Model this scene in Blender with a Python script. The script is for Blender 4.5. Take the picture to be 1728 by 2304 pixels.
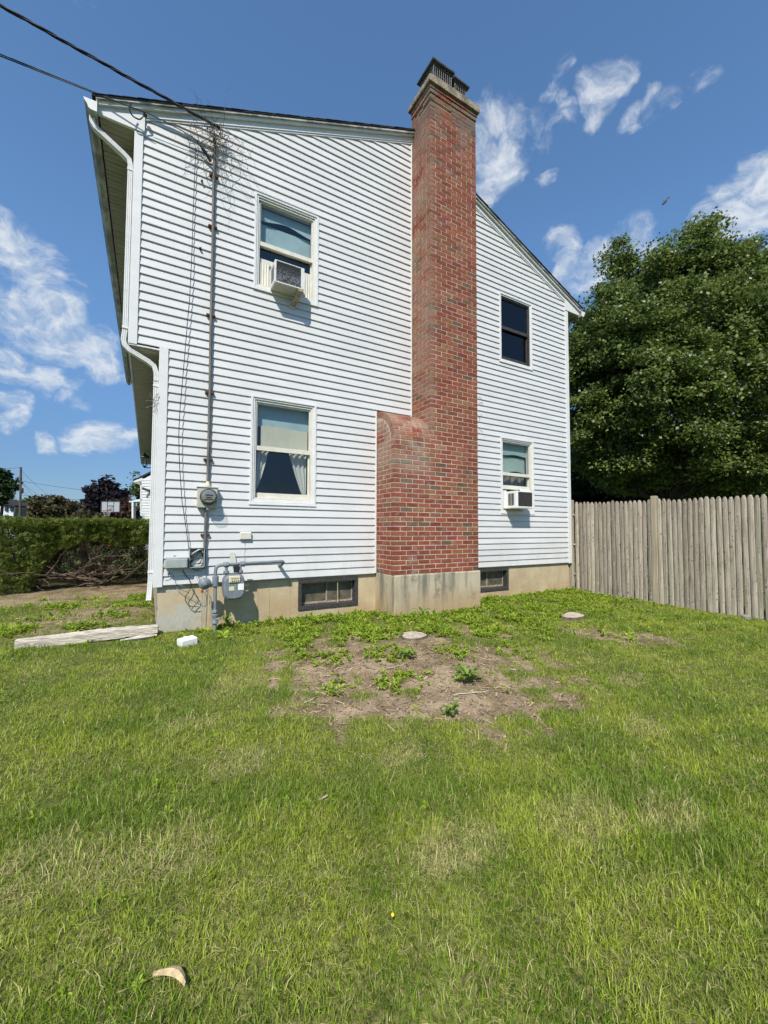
import bpy, math, random
import numpy as np
from mathutils import Vector, Matrix

for o in list(bpy.data.objects): bpy.data.objects.remove(o, do_unlink=True)
scene = bpy.context.scene
COL = scene.collection
RAD = math.radians

# ------------------------------------------------------------------ camera
F, YAW, PITCH, ROLL = 920.5, RAD(29.933), RAD(2.538), RAD(0.195)
CAM = np.array([-0.1535, -5.3354, 0.6342])
FW = np.array([math.sin(YAW)*math.cos(PITCH), math.cos(YAW)*math.cos(PITCH), math.sin(PITCH)])
_r0 = np.array([math.cos(YAW), -math.sin(YAW), 0.0]); _u0 = np.cross(_r0, FW)
RT = math.cos(ROLL)*_r0 + math.sin(ROLL)*_u0
UP = -math.sin(ROLL)*_r0 + math.cos(ROLL)*_u0
cam_data = bpy.data.cameras.new('camera'); cam = bpy.data.objects.new('camera', cam_data); COL.objects.link(cam)
cam.matrix_world = Matrix(((RT[0], UP[0], -FW[0], CAM[0]), (RT[1], UP[1], -FW[1], CAM[1]), (RT[2], UP[2], -FW[2], CAM[2]), (0, 0, 0, 1)))
cam_data.sensor_fit = 'VERTICAL'; cam_data.sensor_height = 36.0; cam_data.lens = 36.0*F/2304.0
cam_data.clip_start = 0.05; cam_data.clip_end = 6000
scene.camera = cam
scene.render.resolution_x = 768; scene.render.resolution_y = 1024

def ray(x, y): return FW + (x-864)/F*RT - (y-1152)/F*UP
def wp(x, y, Y=0.0):
    d = ray(x, y); p = CAM + d*((Y-CAM[1])/d[1]); return tuple(p)
def gp(x, y, Z):
    d = ray(x, y); p = CAM + d*((Z-CAM[2])/d[2]); return tuple(p)
def at(x, y, D): return tuple(CAM + D*ray(x, y))

# ------------------------------------------------------------------ light
SUN_AZ, SUN_EL = RAD(38), RAD(48)          # sun stands to the left of the wall's normal
to_sun = Vector((-math.sin(SUN_AZ)*math.cos(SUN_EL), -math.cos(SUN_AZ)*math.cos(SUN_EL), math.sin(SUN_EL)))
sun_data = bpy.data.lights.new('sun', 'SUN'); sun = bpy.data.objects.new('sun', sun_data); COL.objects.link(sun)
sun_data.energy = 4.7; sun_data.angle = RAD(0.55); sun_data.color = (1.0, 0.94, 0.85)
sun.rotation_euler = to_sun.to_track_quat('Z', 'Y').to_euler(); sun.location = (-6, -8, 12)
scene.view_settings.view_transform = 'Standard'; scene.view_settings.look = 'None'
scene.view_settings.exposure = EXPOSURE = 0.22; scene.view_settings.gamma = 1.0
scene.view_settings.use_curve_mapping = False

world = bpy.data.worlds.new('World'); scene.world = world; world.use_nodes = True
wt = world.node_tree; wt.nodes.clear()
def N(t, typ, **kw):
    n = t.nodes.new(typ)
    for k, v in kw.items():
        if k.startswith('i_'): n.inputs[k[2:].replace('_', ' ')].default_value = v
        else: setattr(n, k, v)
    return n
out = N(wt, 'ShaderNodeOutputWorld'); bg = N(wt, 'ShaderNodeBackground'); bg.inputs['Strength'].default_value = 0.117
sky = N(wt, 'ShaderNodeTexSky', sky_type='NISHITA', sun_disc=False)
sky.sun_elevation = SUN_EL; sky.sun_rotation = math.atan2(to_sun.x, to_sun.y)
sky.altitude = 60; sky.air_density = 1.0; sky.dust_density = 0.15; sky.ozone_density = 1.6
tc = N(wt, 'ShaderNodeTexCoord')
def vm(op, a, b=None, t=wt):
    n = N(t, 'ShaderNodeVectorMath', operation=op)
    for i, s in enumerate((a, b)):
        if s is None: continue
        if hasattr(s, 'links'): t.links.new(s, n.inputs[i])
        else: n.inputs[i].default_value = s
    return n
def ma(op, a, b=None, c=None, t=wt, clamp=False):
    n = N(t, 'ShaderNodeMath', operation=op, use_clamp=clamp)
    for i, s in enumerate((a, b, c)):
        if s is None: continue
        if hasattr(s, 'links'): t.links.new(s, n.inputs[i])
        else: n.inputs[i].default_value = s
    return n.outputs[0]
def mr(v, a, b, c, d, t=wt, smooth=True):
    n = N(t, 'ShaderNodeMapRange', clamp=True); n.interpolation_type = 'SMOOTHSTEP' if smooth else 'LINEAR'
    t.links.new(v, n.inputs[0])
    for i, s in enumerate((a, b, c, d)): n.inputs[i+1].default_value = s
    return n.outputs[0]
dirv = vm('NORMALIZE', tc.outputs['Generated']).outputs[0]
warp = N(wt, 'ShaderNodeTexNoise'); warp.inputs['Scale'].default_value = 9.0; warp.inputs['Detail'].default_value = 4.0
wt.links.new(dirv, warp.inputs['Vector'])
wv = vm('MULTIPLY', vm('SUBTRACT', warp.outputs['Color'], (0.5, 0.5, 0.5)).outputs[0], (0.11, 0.11, 0.09)).outputs[0]
dw = vm('NORMALIZE', vm('ADD', dirv, wv).outputs[0]).outputs[0]
CLOUDS = [(1282,165,30,.62),(1268,215,30,.62),(1276,262,28,.55),(1386,172,32,.8),(1352,215,42,.85),(1334,262,32,.7),
 (1102,300,58,.95),(1115,365,60,.95),(1080,425,46,.75),(1160,285,40,.65),(1222,298,38,.6),(1228,400,28,.6),
 (1472,232,36,.62),(1508,212,32,.62),(1425,272,30,.7),(1595,145,36,.4),
 (1650,470,70,1.),(1710,430,80,1.),(1590,505,50,.9),(1270,570,36,.8),(1292,640,50,.9),(1350,620,60,1.),(1420,580,60,.9),
 (25,565,62,.9),(85,620,62,.95),(20,650,50,.6),(60,715,66,.9),(135,745,70,1.),(205,790,56,.9),(175,690,34,.55),(250,822,30,.6),
 (15,825,48,1.),(75,845,44,.9),(140,868,36,.7),(185,890,28,.5),(18,908,34,.9),(12,950,34,.9),(240,982,44,1.),(198,985,40,.95),(284,986,32,.9),(122,997,28,.85)]
acc = None
for (px, py, rad, w) in CLOUDS:
    d = Vector(ray(px, py)); k = d.length; d.normalize()
    ang = rad*1.08/(F*k)
    dot = vm('DOT_PRODUCT', dw, tuple(d)).outputs['Value']
    m = mr(dot, math.cos(ang*1.3), math.cos(ang*.25), 0.0, w)
    acc = m if acc is None else ma('MAXIMUM', acc, m)
sc1 = N(wt, 'ShaderNodeTexNoise'); sc1.inputs['Scale'].default_value = 3.1; sc1.inputs['Detail'].default_value = 2.0
mp = N(wt, 'ShaderNodeMapping'); mp.inputs['Scale'].default_value = (1, 1, 2.2); mp.inputs['Location'].default_value = (5.1, 2.9, 1.4)
wt.links.new(dirv, mp.inputs[0]); wt.links.new(mp.outputs[0], sc1.inputs['Vector'])
scat = mr(sc1.outputs['Fac'], 0.64, 0.76, 0.0, 0.85)
acc = ma('MAXIMUM', acc, scat)
fb = N(wt, 'ShaderNodeTexNoise'); fb.inputs['Scale'].default_value = 22.0; fb.inputs['Detail'].default_value = 7.0; fb.inputs['Roughness'].default_value = 0.6
mp2 = N(wt, 'ShaderNodeMapping'); mp2.inputs['Scale'].default_value = (1, 1, 1.5); mp2.inputs['Rotation'].default_value = (0.3, 0.5, 0.2)
wt.links.new(dw, mp2.inputs[0]); wt.links.new(mp2.outputs[0], fb.inputs['Vector'])
dens = ma('MULTIPLY_ADD', ma('SUBTRACT', fb.outputs['Fac'], 0.5), 1.9, ma('MULTIPLY', acc, 0.95))
mask = ma('MULTIPLY', mr(dens, 0.28, 1.25, 0.0, 0.86), mr(acc, 0.0, 0.25, 0.0, 1.0))
fo = N(wt, 'ShaderNodeTexNoise'); fo.inputs['Scale'].default_value = 22.0; fo.inputs['Detail'].default_value = 3.0; fo.inputs['Roughness'].default_value = 0.57   # density a little towards the sun: what stands between shades the cloud
wt.links.new(vm('ADD', mp2.outputs[0], (-0.006, -0.008, 0.018)).outputs[0], fo.inputs['Vector'])
shade = mr(ma('ADD', ma('SUBTRACT', fb.outputs['Fac'], fo.outputs['Fac']), ma('MULTIPLY', dens, -0.10)), -0.24, 0.06, 0.0, 1.0)
cc = N(wt, 'ShaderNodeMix', data_type='RGBA'); cc.inputs[6].default_value = (3.9, 4.6, 5.5, 1); cc.inputs[7].default_value = (6.0, 6.3, 6.6, 1)
wt.links.new(shade, cc.inputs[0])
mx = N(wt, 'ShaderNodeMix', data_type='RGBA'); wt.links.new(mask, mx.inputs[0])
spz = N(wt, 'ShaderNodeSeparateXYZ'); wt.links.new(dirv, spz.inputs[0])
el = mr(spz.outputs['Z'], 0.0, 0.55, 0.0, 1.0)
tintn = N(wt, 'ShaderNodeMix', data_type='RGBA'); wt.links.new(el, tintn.inputs[0])
tintn.inputs[6].default_value = (0.36, 0.46, 0.63, 1); tintn.inputs[7].default_value = (0.96, 1.24, 1.40, 1)   # clear-day colour of this sky from horizon to zenith
hs = N(wt, 'ShaderNodeMix', data_type='RGBA', blend_type='MULTIPLY'); hs.inputs[0].default_value = 1.0
wt.links.new(sky.outputs[0], hs.inputs[6]); wt.links.new(tintn.outputs[2], hs.inputs[7])
wt.links.new(hs.outputs[2], mx.inputs[6]); wt.links.new(cc.outputs[2], mx.inputs[7])
wt.links.new(mx.outputs[2], bg.inputs['Color']); wt.links.new(bg.outputs[0], out.inputs['Surface'])

world.cycles.sampling_method = 'MANUAL'; world.cycles.sample_map_resolution = 256
cy = scene.cycles; cy.use_light_tree = False; cy.adaptive_threshold = 0.02; cy.max_bounces = 4; cy.diffuse_bounces = 2; cy.glossy_bounces = 3; cy.transmission_bounces = 3; cy.transparent_max_bounces = 6
cy.caustics_reflective = False; cy.caustics_refractive = False
# ------------------------------------------------------------------ helpers
WL = {}
def link(o, parent=None, origin=(0, 0, 0)):
    COL.objects.link(o); origin = Vector(origin); WL[o.name] = origin
    if parent is not None:
        o.parent = parent; o.location = origin - WL[parent.name]
    else: o.location = origin
    return o
def tag(o, label=None, cat=None, group=None, kind=None):
    if label: o['label'] = label
    if cat: o['category'] = cat
    if group: o['group'] = group
    if kind: o['kind'] = kind
    return o
def thing(name, loc, label, cat, group=None):
    o = bpy.data.objects.new(name, None); o.empty_display_size = 0.1
    link(o, None, loc); return tag(o, label, cat, group)
def place(name, mesh, parent, origin, rot=None):
    o = bpy.data.objects.new(name, mesh); link(o, parent, origin)
    if rot: o.rotation_euler = rot
    return o

class MB:
    def __init__(s): s.v = []; s.f = []; s.m = []
    def add(s, vs, fs, mi=0):
        b = len(s.v); s.v += [tuple(map(float, p)) for p in vs]
        for f in fs: s.f.append(tuple(b+i for i in f)); s.m.append(mi)
        return s
    def convex(s, vs, fs, mi=0):
        vs = [Vector(p) for p in vs]; c = sum(vs, Vector())/len(vs); out = []
        for f in fs:
            n = Vector()
            for i in range(len(f)):
                a, b = vs[f[i]], vs[f[(i+1) % len(f)]]
                n += a.cross(b)
            fc = sum((vs[i] for i in f), Vector())/len(f)
            out.append(f if n.dot(fc-c) >= 0 else tuple(reversed(f)))
        return s.add(vs, out, mi)
    def box(s, x0, x1, y0, y1, z0, z1, mi=0, bev=0.0):
        if bev <= 0:
            vs = [(x, y, z) for x in (x0, x1) for y in (y0, y1) for z in (z0, z1)]
            return s.convex(vs, [(0,1,3,2),(4,5,7,6),(0,1,5,4),(2,3,7,6),(0,2,6,4),(1,3,7,5)], mi)
        vs = []; ix = {}
        for i, x in enumerate((x0, x1)):
            for j, y in enumerate((y0, y1)):
                for k, z in enumerate((z0, z1)):
                    bx = bev if i == 0 else -bev; by = bev if j == 0 else -bev; bz = bev if k == 0 else -bev
                    ix[i,j,k] = len(vs); vs += [(x, y+by, z+bz), (x+bx, y, z+bz), (x+bx, y+by, z)]
        fs = []
        for i in (0, 1):
            fs.append([ix[i,0,0], ix[i,1,0], ix[i,1,1], ix[i,0,1]])
            fs.append([ix[0,i,0]+1, ix[1,i,0]+1, ix[1,i,1]+1, ix[0,i,1]+1])
            fs.append([ix[0,0,i]+2, ix[1,0,i]+2, ix[1,1,i]+2, ix[0,1,i]+2])
            for j in (0, 1):
                fs.append([ix[i,j,0], ix[i,j,1], ix[i,j,1]+1, ix[i,j,0]+1])
                fs.append([ix[i,0,j], ix[i,1,j], ix[i,1,j]+2, ix[i,0,j]+2])
                fs.append([ix[0,i,j]+1, ix[1,i,j]+1, ix[1,i,j]+2, ix[0,i,j]+2])
                for k in (0, 1): fs.append([ix[i,j,k], ix[i,j,k]+1, ix[i,j,k]+2])
        return s.convex(vs, [tuple(f) for f in fs], mi)
    def tube(s, pts, r, n=8, mi=0, caps=True):
        pts = [Vector(p) for p in pts]; rs = r if hasattr(r, '__len__') else [r]*len(pts)
        t0 = (pts[1]-pts[0]).normalized(); up = Vector((0, 0, 1)) if abs(t0.z) < 0.9 else Vector((1, 0, 0))
        a = t0.cross(up).normalized(); vs = []; fs = []
        for i, p in enumerate(pts):
            t = (pts[min(i+1, len(pts)-1)]-pts[max(i-1, 0)]).normalized()
            a = (a - t*a.dot(t)).normalized(); b = t.cross(a)
            for k in range(n):
                an = 2*math.pi*k/n; vs.append(p + (a*math.cos(an)+b*math.sin(an))*rs[i])
        for i in range(len(pts)-1):
            for k in range(n):
                k2 = (k+1) % n; fs.append((i*n+k, i*n+k2, (i+1)*n+k2, (i+1)*n+k))
        if caps: fs.append(tuple(reversed(range(n)))); fs.append(tuple((len(pts)-1)*n+k for k in range(n)))
        return s.add(vs, fs, mi)
    def lathe(s, prof, c, axis=(0, 0, 1), n=24, mi=0):
        ax = Vector(axis).normalized(); u = ax.orthogonal().normalized(); w = ax.cross(u); c = Vector(c); vs = []; fs = []
        for (r, h) in prof:
            for k in range(n):
                an = 2*math.pi*k/n; vs.append(c+ax*h+(u*math.cos(an)+w*math.sin(an))*max(r, 1e-4))
        for i in range(len(prof)-1):
            for k in range(n):
                k2 = (k+1) % n; fs.append((i*n+k, i*n+k2, (i+1)*n+k2, (i+1)*n+k))
        fs.append(tuple(reversed(range(n)))); fs.append(tuple((len(prof)-1)*n+k for k in range(n)))
        return s.add(vs, fs, mi)
    def prism(s, poly, y0, y1, mi=0, axis='y'):
        n = len(poly)
        if axis == 'y': mk = lambda p, t: (p[0], t, p[1])
        elif axis == 'x': mk = lambda p, t: (t, p[0], p[1])
        else: mk = lambda p, t: (p[0], p[1], t)
        vs = [mk(p, y0) for p in poly]+[mk(p, y1) for p in poly]
        area = sum(poly[i][0]*poly[(i+1) % n][1]-poly[(i+1) % n][0]*poly[i][1] for i in range(n))
        fs = [tuple(range(n)), tuple(reversed(range(n, 2*n)))]+[(i, n+i, n+(i+1) % n, (i+1) % n) for i in range(n)]
        flip = (area < 0) != (axis == 'x' or axis == 'z') 
        if axis in ('x', 'z'): flip = area > 0
        if flip: fs = [tuple(reversed(f)) for f in fs]
        return s.add(vs, fs, mi)
    def mesh(s, name, mats, origin, smooth=None):
        me = bpy.data.meshes.new(name)
        o = Vector(origin); me.from_pydata([tuple(Vector(p)-o) for p in s.v], [], s.f)
        for m in (mats if isinstance(mats, (list, tuple)) else [mats]): me.materials.append(m)
        me.polygons.foreach_set('material_index', s.m)
        if smooth is not None:
            me.polygons.foreach_set('use_smooth', [True]*len(me.polygons)); me.update()
            me.set_sharp_from_angle(angle=RAD(smooth))
        me.update(); return me
    def build(s, name, mats, parent=None, origin=None, smooth=None):
        if origin is None:
            a = np.array(s.v); origin = ((a[:,0].min()+a[:,0].max())/2, (a[:,1].min()+a[:,1].max())/2, a[:,2].min())
        return place(name, s.mesh(name, mats, origin, smooth), parent, origin)
def np_mesh(name, V, Fq, mat, k=4):
    me = bpy.data.meshes.new(name); nv, nf = len(V), len(Fq)
    me.vertices.add(nv); me.vertices.foreach_set('co', np.asarray(V, np.float32).ravel())
    me.loops.add(nf*k); me.loops.foreach_set('vertex_index', np.asarray(Fq, np.int32).ravel())
    me.polygons.add(nf); me.polygons.foreach_set('loop_start', np.arange(nf, dtype=np.int32)*k)
    me.materials.append(mat); me.update(calc_edges=True); return me
def bez(pts, n=8):
    P = [Vector(p) for p in pts]; out = []
    for i in range(len(P)-1):
        p0, p1, p2, p3 = P[max(i-1, 0)], P[i], P[i+1], P[min(i+2, len(P)-1)]
        for k in range(n):
            t = k/n; out.append(0.5*((2*p1)+(p2-p0)*t+(2*p0-5*p1+4*p2-p3)*t*t+(3*p1-p0-3*p2+p3)*t**3))
    return out+[P[-1]]

# ------------------------------------------------------------------ materials
def mat(name, color, rough=0.6, spec=0.4, noise=None, bump=None, metal=0.0, sat=None):
    """noise=(scale xyz, amount dark, amount light, detail); bump=(scale, strength, distance)"""
    m = bpy.data.materials.new(name); m.use_nodes = True; t = m.node_tree; p = t.nodes['Principled BSDF']
    p.inputs['Roughness'].default_value = rough; p.inputs['Metallic'].default_value = metal
    p.inputs['Specular IOR Level'].default_value = spec
    p.inputs['Base Color'].default_value = (*color, 1)
    geo = N(t, 'ShaderNodeNewGeometry'); m['_'] = 0
    if noise:
        sc, lo, hi, det = noise
        mpn = N(t, 'ShaderNodeMapping'); mpn.inputs['Scale'].default_value = sc; t.links.new(geo.outputs['Position'], mpn.inputs[0])
        nz = N(t, 'ShaderNodeTexNoise'); nz.inputs['Scale'].default_value = 1.0; nz.inputs['Detail'].default_value = det; nz.inputs['Roughness'].default_value = 0.65
        t.links.new(mpn.outputs[0], nz.inputs['Vector'])
        f = mr(nz.outputs['Fac'], 0.3, 0.7, 0, 1, t=t)
        mxn = N(t, 'ShaderNodeMix', data_type='RGBA'); t.links.new(f, mxn.inputs[0])
        mxn.inputs[6].default_value = (*[c*lo for c in color], 1); mxn.inputs[7].default_value = (*[min(c*hi, .95) for c in color], 1)
        t.links.new(mxn.outputs[2], p.inputs['Base Color'])
    if bump:
        sc, st, ds = bump
        nb = N(t, 'ShaderNodeTexNoise'); nb.inputs['Scale'].default_value = 1.0; nb.inputs['Detail'].default_value = 3.0
        mpb = N(t, 'ShaderNodeMapping'); mpb.inputs['Scale'].default_value = sc if hasattr(sc, '__len__') else (sc,)*3
        t.links.new(geo.outputs['Position'], mpb.inputs[0]); t.links.new(mpb.outputs[0], nb.inputs['Vector'])
        bn = N(t, 'ShaderNodeBump'); bn.inputs['Strength'].default_value = st; bn.inputs['Distance'].default_value = ds
        t.links.new(nb.outputs['Fac'], bn.inputs['Height']); t.links.new(bn.outputs[0], p.inputs['Normal'])
    del m['_']
    return m
def base_in(m): return m.node_tree.nodes['Principled BSDF'].inputs['Base Color']
def wash(m, color, scale, lo, hi, amount, offset=(0, 0, 0), mask=None, detail=4.0):
    """mix a stain colour over whatever feeds the base colour; mask = list of (axis, a, b) ramps on world position"""
    t = m.node_tree; geo = N(t, 'ShaderNodeNewGeometry'); inp = base_in(m)
    mpn = N(t, 'ShaderNodeMapping'); mpn.inputs['Scale'].default_value = scale; mpn.inputs['Location'].default_value = offset
    t.links.new(geo.outputs['Position'], mpn.inputs[0])
    nz = N(t, 'ShaderNodeTexNoise'); nz.inputs['Scale'].default_value = 1.0; nz.inputs['Detail'].default_value = detail; nz.inputs['Roughness'].default_value = 0.62
    t.links.new(mpn.outputs[0], nz.inputs['Vector'])
    f = mr(nz.outputs['Fac'], lo, hi, 0, amount, t=t)
    if mask:
        sp = N(t, 'ShaderNodeSeparateXYZ'); t.links.new(geo.outputs['Position'], sp.inputs[0])
        for ax, a, b in mask:
            f = ma('MULTIPLY', f, mr(sp.outputs[ax], a, b, 0, 1, t=t) if a < b else mr(sp.outputs[ax], b, a, 1, 0, t=t), t=t)
    mxn = N(t, 'ShaderNodeMix', data_type='RGBA'); t.links.new(f, mxn.inputs[0])
    if inp.links: t.links.new(inp.links[0].from_socket, mxn.inputs[6])
    else: mxn.inputs[6].default_value = inp.default_value
    mxn.inputs[7].default_value = (*color, 1); t.links.new(mxn.outputs[2], inp); return m
def vary(m, lo=0.8, hi=1.2, island=False, hue=0.0):
    """per object (or per loose piece) brightness variation of the material's own colour"""
    t = m.node_tree; inp = base_in(m)
    if island: r = N(t, 'ShaderNodeNewGeometry').outputs['Random Per Island']
    else: r = N(t, 'ShaderNodeObjectInfo').outputs['Random']
    h = N(t, 'ShaderNodeHueSaturation'); t.links.new(mr(r, 0, 1, lo, hi, t=t, smooth=False), h.inputs['Value'])
    if hue:
        r2 = ma('FRACT', ma('MULTIPLY', r, 7.31, t=t), t=t); t.links.new(mr(r2, 0, 1, 0.5-hue, 0.5+hue, t=t, smooth=False), h.inputs['Hue'])
    if inp.links: t.links.new(inp.links[0].from_socket, h.inputs['Color'])
    else: h.inputs['Color'].default_value = inp.default_value
    t.links.new(h.outputs[0], inp); return m
def leafmat(name, col, var=(0.65, 1.35), transl=0.35, rough=0.45, spec=0.35, hue=0.02, tip=None):
    m = mat(name, col, rough, spec); vary(m, *var, island=True, hue=hue); t = m.node_tree
    p = t.nodes['Principled BSDF']; o = t.nodes['Material Output']
    tr = N(t, 'ShaderNodeBsdfTranslucent'); ms = N(t, 'ShaderNodeMixShader'); ms.inputs[0].default_value = transl
    t.links.new(base_in(m).links[0].from_socket, tr.inputs['Color'])
    t.links.new(p.outputs[0], ms.inputs[1]); t.links.new(tr.outputs[0], ms.inputs[2]); t.links.new(ms.outputs[0], o.inputs['Surface'])
    return m
def glassmat(name, tint=(0.8, 0.85, 0.86), refl=1.0):
    m = bpy.data.materials.new(name); m.use_nodes = True; t = m.node_tree; t.nodes.remove(t.nodes['Principled BSDF'])
    o = t.nodes['Material Output']; tr = N(t, 'ShaderNodeBsdfTransparent'); tr.inputs[0].default_value = (*tint, 1)
    gl = N(t, 'ShaderNodeBsdfGlossy'); gl.inputs['Roughness'].default_value = 0.02
    fr = N(t, 'ShaderNodeLayerWeight'); fr.inputs['Blend'].default_value = 0.5
    sch = ma('MULTIPLY_ADD', ma('POWER', fr.outputs['Facing'], 5.0, t=t), 0.9, 0.085, t=t)
    ms = N(t, 'ShaderNodeMixShader'); t.links.new(ma('MULTIPLY', sch, refl, t=t, clamp=True), ms.inputs[0])
    nz = N(t, 'ShaderNodeTexNoise'); nz.inputs['Scale'].default_value = 2.2; bn = N(t, 'ShaderNodeBump'); bn.inputs['Strength'].default_value = 0.04; bn.inputs['Distance'].default_value = 0.3
    t.links.new(nz.outputs['Fac'], bn.inputs['Height']); t.links.new(bn.outputs[0], gl.inputs['Normal'])
    t.links.new(tr.outputs[0], ms.inputs[1]); t.links.new(gl.outputs[0], ms.inputs[2]); t.links.new(ms.outputs[0], o.inputs['Surface']); return m

M = {}
M['vinyl'] = mat('vinyl_siding', (0.615, 0.615, 0.605), 0.5, 0.35, noise=((1.4, 1.4, 3.0), 0.95, 1.03, 2.0))
vary(M['vinyl'], 0.965, 1.02); wash(M['vinyl'], (0.42, 0.42, 0.38), (1.3, 1.3, 5.0), 0.54, 0.8, 0.2); wash(M['vinyl'], (0.42, 0.43, 0.33), (5, 5, 1.2), 0.42, 0.72, 0.28, mask=[('Z', 0.7, 0.0)]); wash(M['vinyl'], (0.36, 0.35, 0.32), (30, 30, 1.4), 0.62, 0.8, 0.3)
M['trim'] = mat('white_trim', (0.70, 0.70, 0.68), 0.42, 0.4, noise=((3, 3, 6), 0.94, 1.02, 5.0))
wash(M['trim'], (0.34, 0.32, 0.25), (6, 6, 4), 0.58, 0.85, 0.3)
M['cream'] = mat('cream_window', (0.66, 0.635, 0.54), 0.45, 0.35, noise=((14, 14, 9), 0.9, 1.03, 5.0))
wash(M['cream'], (0.38, 0.30, 0.18), (20, 20, 6), 0.6, 0.85, 0.35)
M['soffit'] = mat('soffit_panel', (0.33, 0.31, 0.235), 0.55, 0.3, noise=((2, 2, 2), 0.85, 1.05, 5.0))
M['gutter'] = mat('dirty_gutter', (0.45, 0.45, 0.40), 0.5, 0.35)
wash(M['gutter'], (0.15, 0.15, 0.12), (6, 3, 9), 0.36, 0.6, 0.9)
M['shingle'] = mat('asphalt_shingle', (0.035, 0.034, 0.036), 0.95, 0.1, noise=((30, 30, 30), 0.6, 1.6, 4.0), bump=(120, 0.5, 0.006))
M['concrete'] = mat('concrete', (0.48, 0.395, 0.255), 0.9, 0.15, noise=((2.2, 2.2, 1.4), 0.82, 1.15, 7.0), bump=((40, 40, 24), 0.5, 0.008))
wash(M['concrete'], (0.42, 0.29, 0.155), (1.3, 1.3, 2.2), 0.35, 0.62, 0.75, mask=[('Z', -0.05, -0.48)])
wash(M['concrete'], (0.42, 0.43, 0.38), (1.0, 1.0, 3.0), 0.4, 0.6, 0.75, offset=(4, 0, 0), mask=[('X', 0.75, 0.25)])
wash(M['concrete'], (0.2, 0.2, 0.16), (3.0, 3.0, 2.0), 0.52, 0.72, 0.7, offset=(1, 7, 0), mask=[('X', 0.7, 0.1)])
M['footing'] = mat('chimney_footing', (0.45, 0.39, 0.275), 0.9, 0.15, noise=((3, 3, 1.2), 0.8, 1.12, 7.0), bump=((36, 36, 24), 0.5, 0.008))
wash(M['footing'], (0.15, 0.15, 0.115), (9, 9, 1.0), 0.46, 0.66, 0.85, offset=(2, 0, 1))
wash(M['footing'], (0.12, 0.115, 0.09), (5, 5, 4.0), 0.56, 0.7, 0.7, offset=(5, 0, 1))
wash(M['footing'], (0.42, 0.30, 0.165), (1.2, 1.2, 2.0), 0.25, 0.55, 0.85, mask=[('Z', -0.12, -0.5)])
M['mortar'] = mat('mortar', (0.50, 0.41, 0.335), 0.95, 0.1, noise=((9, 9, 9), 0.75, 1.15, 5.0), bump=(90, 0.5, 0.004))
wash(M['mortar'], (0.2, 0.17, 0.13), (2.0, 2.0, 1.6), 0.38, 0.6, 0.85, mask=[('Z', 5.6, 7.3)])
BR = []
for i, c in enumerate([(0.27,0.084,0.043), (0.24,0.074,0.039), (0.285,0.095,0.049), (0.26,0.112,0.052), (0.27,0.135,0.072), (0.15,0.098,0.058), (0.215,0.065,0.037)]):
    b = mat('brick_tone', c, 0.88, 0.2, noise=((26, 26, 40), 0.74, 1.2, 6.0), bump=((60, 60, 80), 0.55, 0.004)); vary(b, 0.85, 1.14, hue=0.006); vary(b, 0.86, 1.14, island=True, hue=0.008)
    wash(b, (0.36, 0.28, 0.24), (5, 5, 9), 0.52, 0.78, 0.25)
    wash(b, (0.47, 0.40, 0.36), (3.2, 3.2, 5), 0.54, 0.74, 0.40, offset=(1.3, 0, .7), mask=[('Z', 4.2, 6.4)])
    wash(b, (0.37, 0.31, 0.23), (2.4, 2.4, 3.4), 0.36, 0.60, 0.52, offset=(3.1, 0, 0), mask=[('X', 3.62, 3.25), ('Z', 0.9, 1.9)])
    wash(b, (0.16, 0.13, 0.10), (3.4, 3.4, 2.2), 0.44, 0.62, 0.85, offset=(0, 2, 0), mask=[('Z', 6.3, 7.35)])
    wash(b, (0.50, 0.43, 0.38), (4.0, 4.0, 6.0), 0.56, 0.70, 0.30, offset=(7, 0, 0), mask=[('X', 4.0, 3.3), ('Z', 3.1, 2.5)])
    BR.append(b)
M['fence'] = mat('weathered_wood', (0.37, 0.325, 0.25), 0.9, 0.15, noise=((60, 60, 2.2), 0.62, 1.25, 7.0), bump=((90, 90, 4), 0.6, 0.005)); vary(M['fence'], 0.66, 1.22, hue=0.014)
wash(M['fence'], (0.12, 0.1, 0.075), (12, 12, 3.0), 0.56, 0.76, 0.65)
wash(M['fence'], (0.07, 0.055, 0.04), (38, 38, 22), 0.67, 0.72, 0.85, offset=(3, 1, 2), detail=1.0)
wash(M['fence'], (0.52, 0.47, 0.38), (34, 34, 16), 0.66, 0.73, 0.6, offset=(8, 4, 2), detail=1.0)
M['post'] = mat('post_wood', (0.41, 0.345, 0.245), 0.9, 0.15, noise=((70, 70, 1.8), 0.65, 1.15, 7.0), bump=((90, 90, 4), 0.5, 0.004))
M['oldwood'] = mat('bleached_timber', (0.55, 0.49, 0.40), 0.92, 0.1, noise=((6, 40, 60), 0.55, 1.2, 7.0), bump=((8, 60, 80), 0.9, 0.012))
M['bark'] = mat('tree_bark', (0.12, 0.095, 0.07), 0.95, 0.1, noise=((14, 14, 4), 0.55, 1.3, 6.0), bump=((40, 40, 12), 0.8, 0.02))
M['palebark'] = mat('pale_branch', (0.26, 0.215, 0.16), 0.95, 0.1, noise=((14, 14, 14), 0.6, 1.3, 6.0))
M['cutwood'] = mat('cut_wood', (0.50, 0.43, 0.33), 0.9, 0.1, noise=((30, 30, 30), 0.6, 1.15, 6.0))
M['twig'] = mat('dry_vine', (0.20, 0.16, 0.115), 0.95, 0.1)
M['black'] = mat('black_paint', (0.02, 0.02, 0.022), 0.5, 0.4)
M['wframe'] = mat('black_wood_frame', (0.045, 0.043, 0.042), 0.7, 0.3, noise=((50, 50, 50), 0.5, 1.7, 5.0)); wash(M['wframe'], (0.3, 0.28, 0.24), (40, 40, 40), 0.66, 0.8, 0.5)
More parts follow.
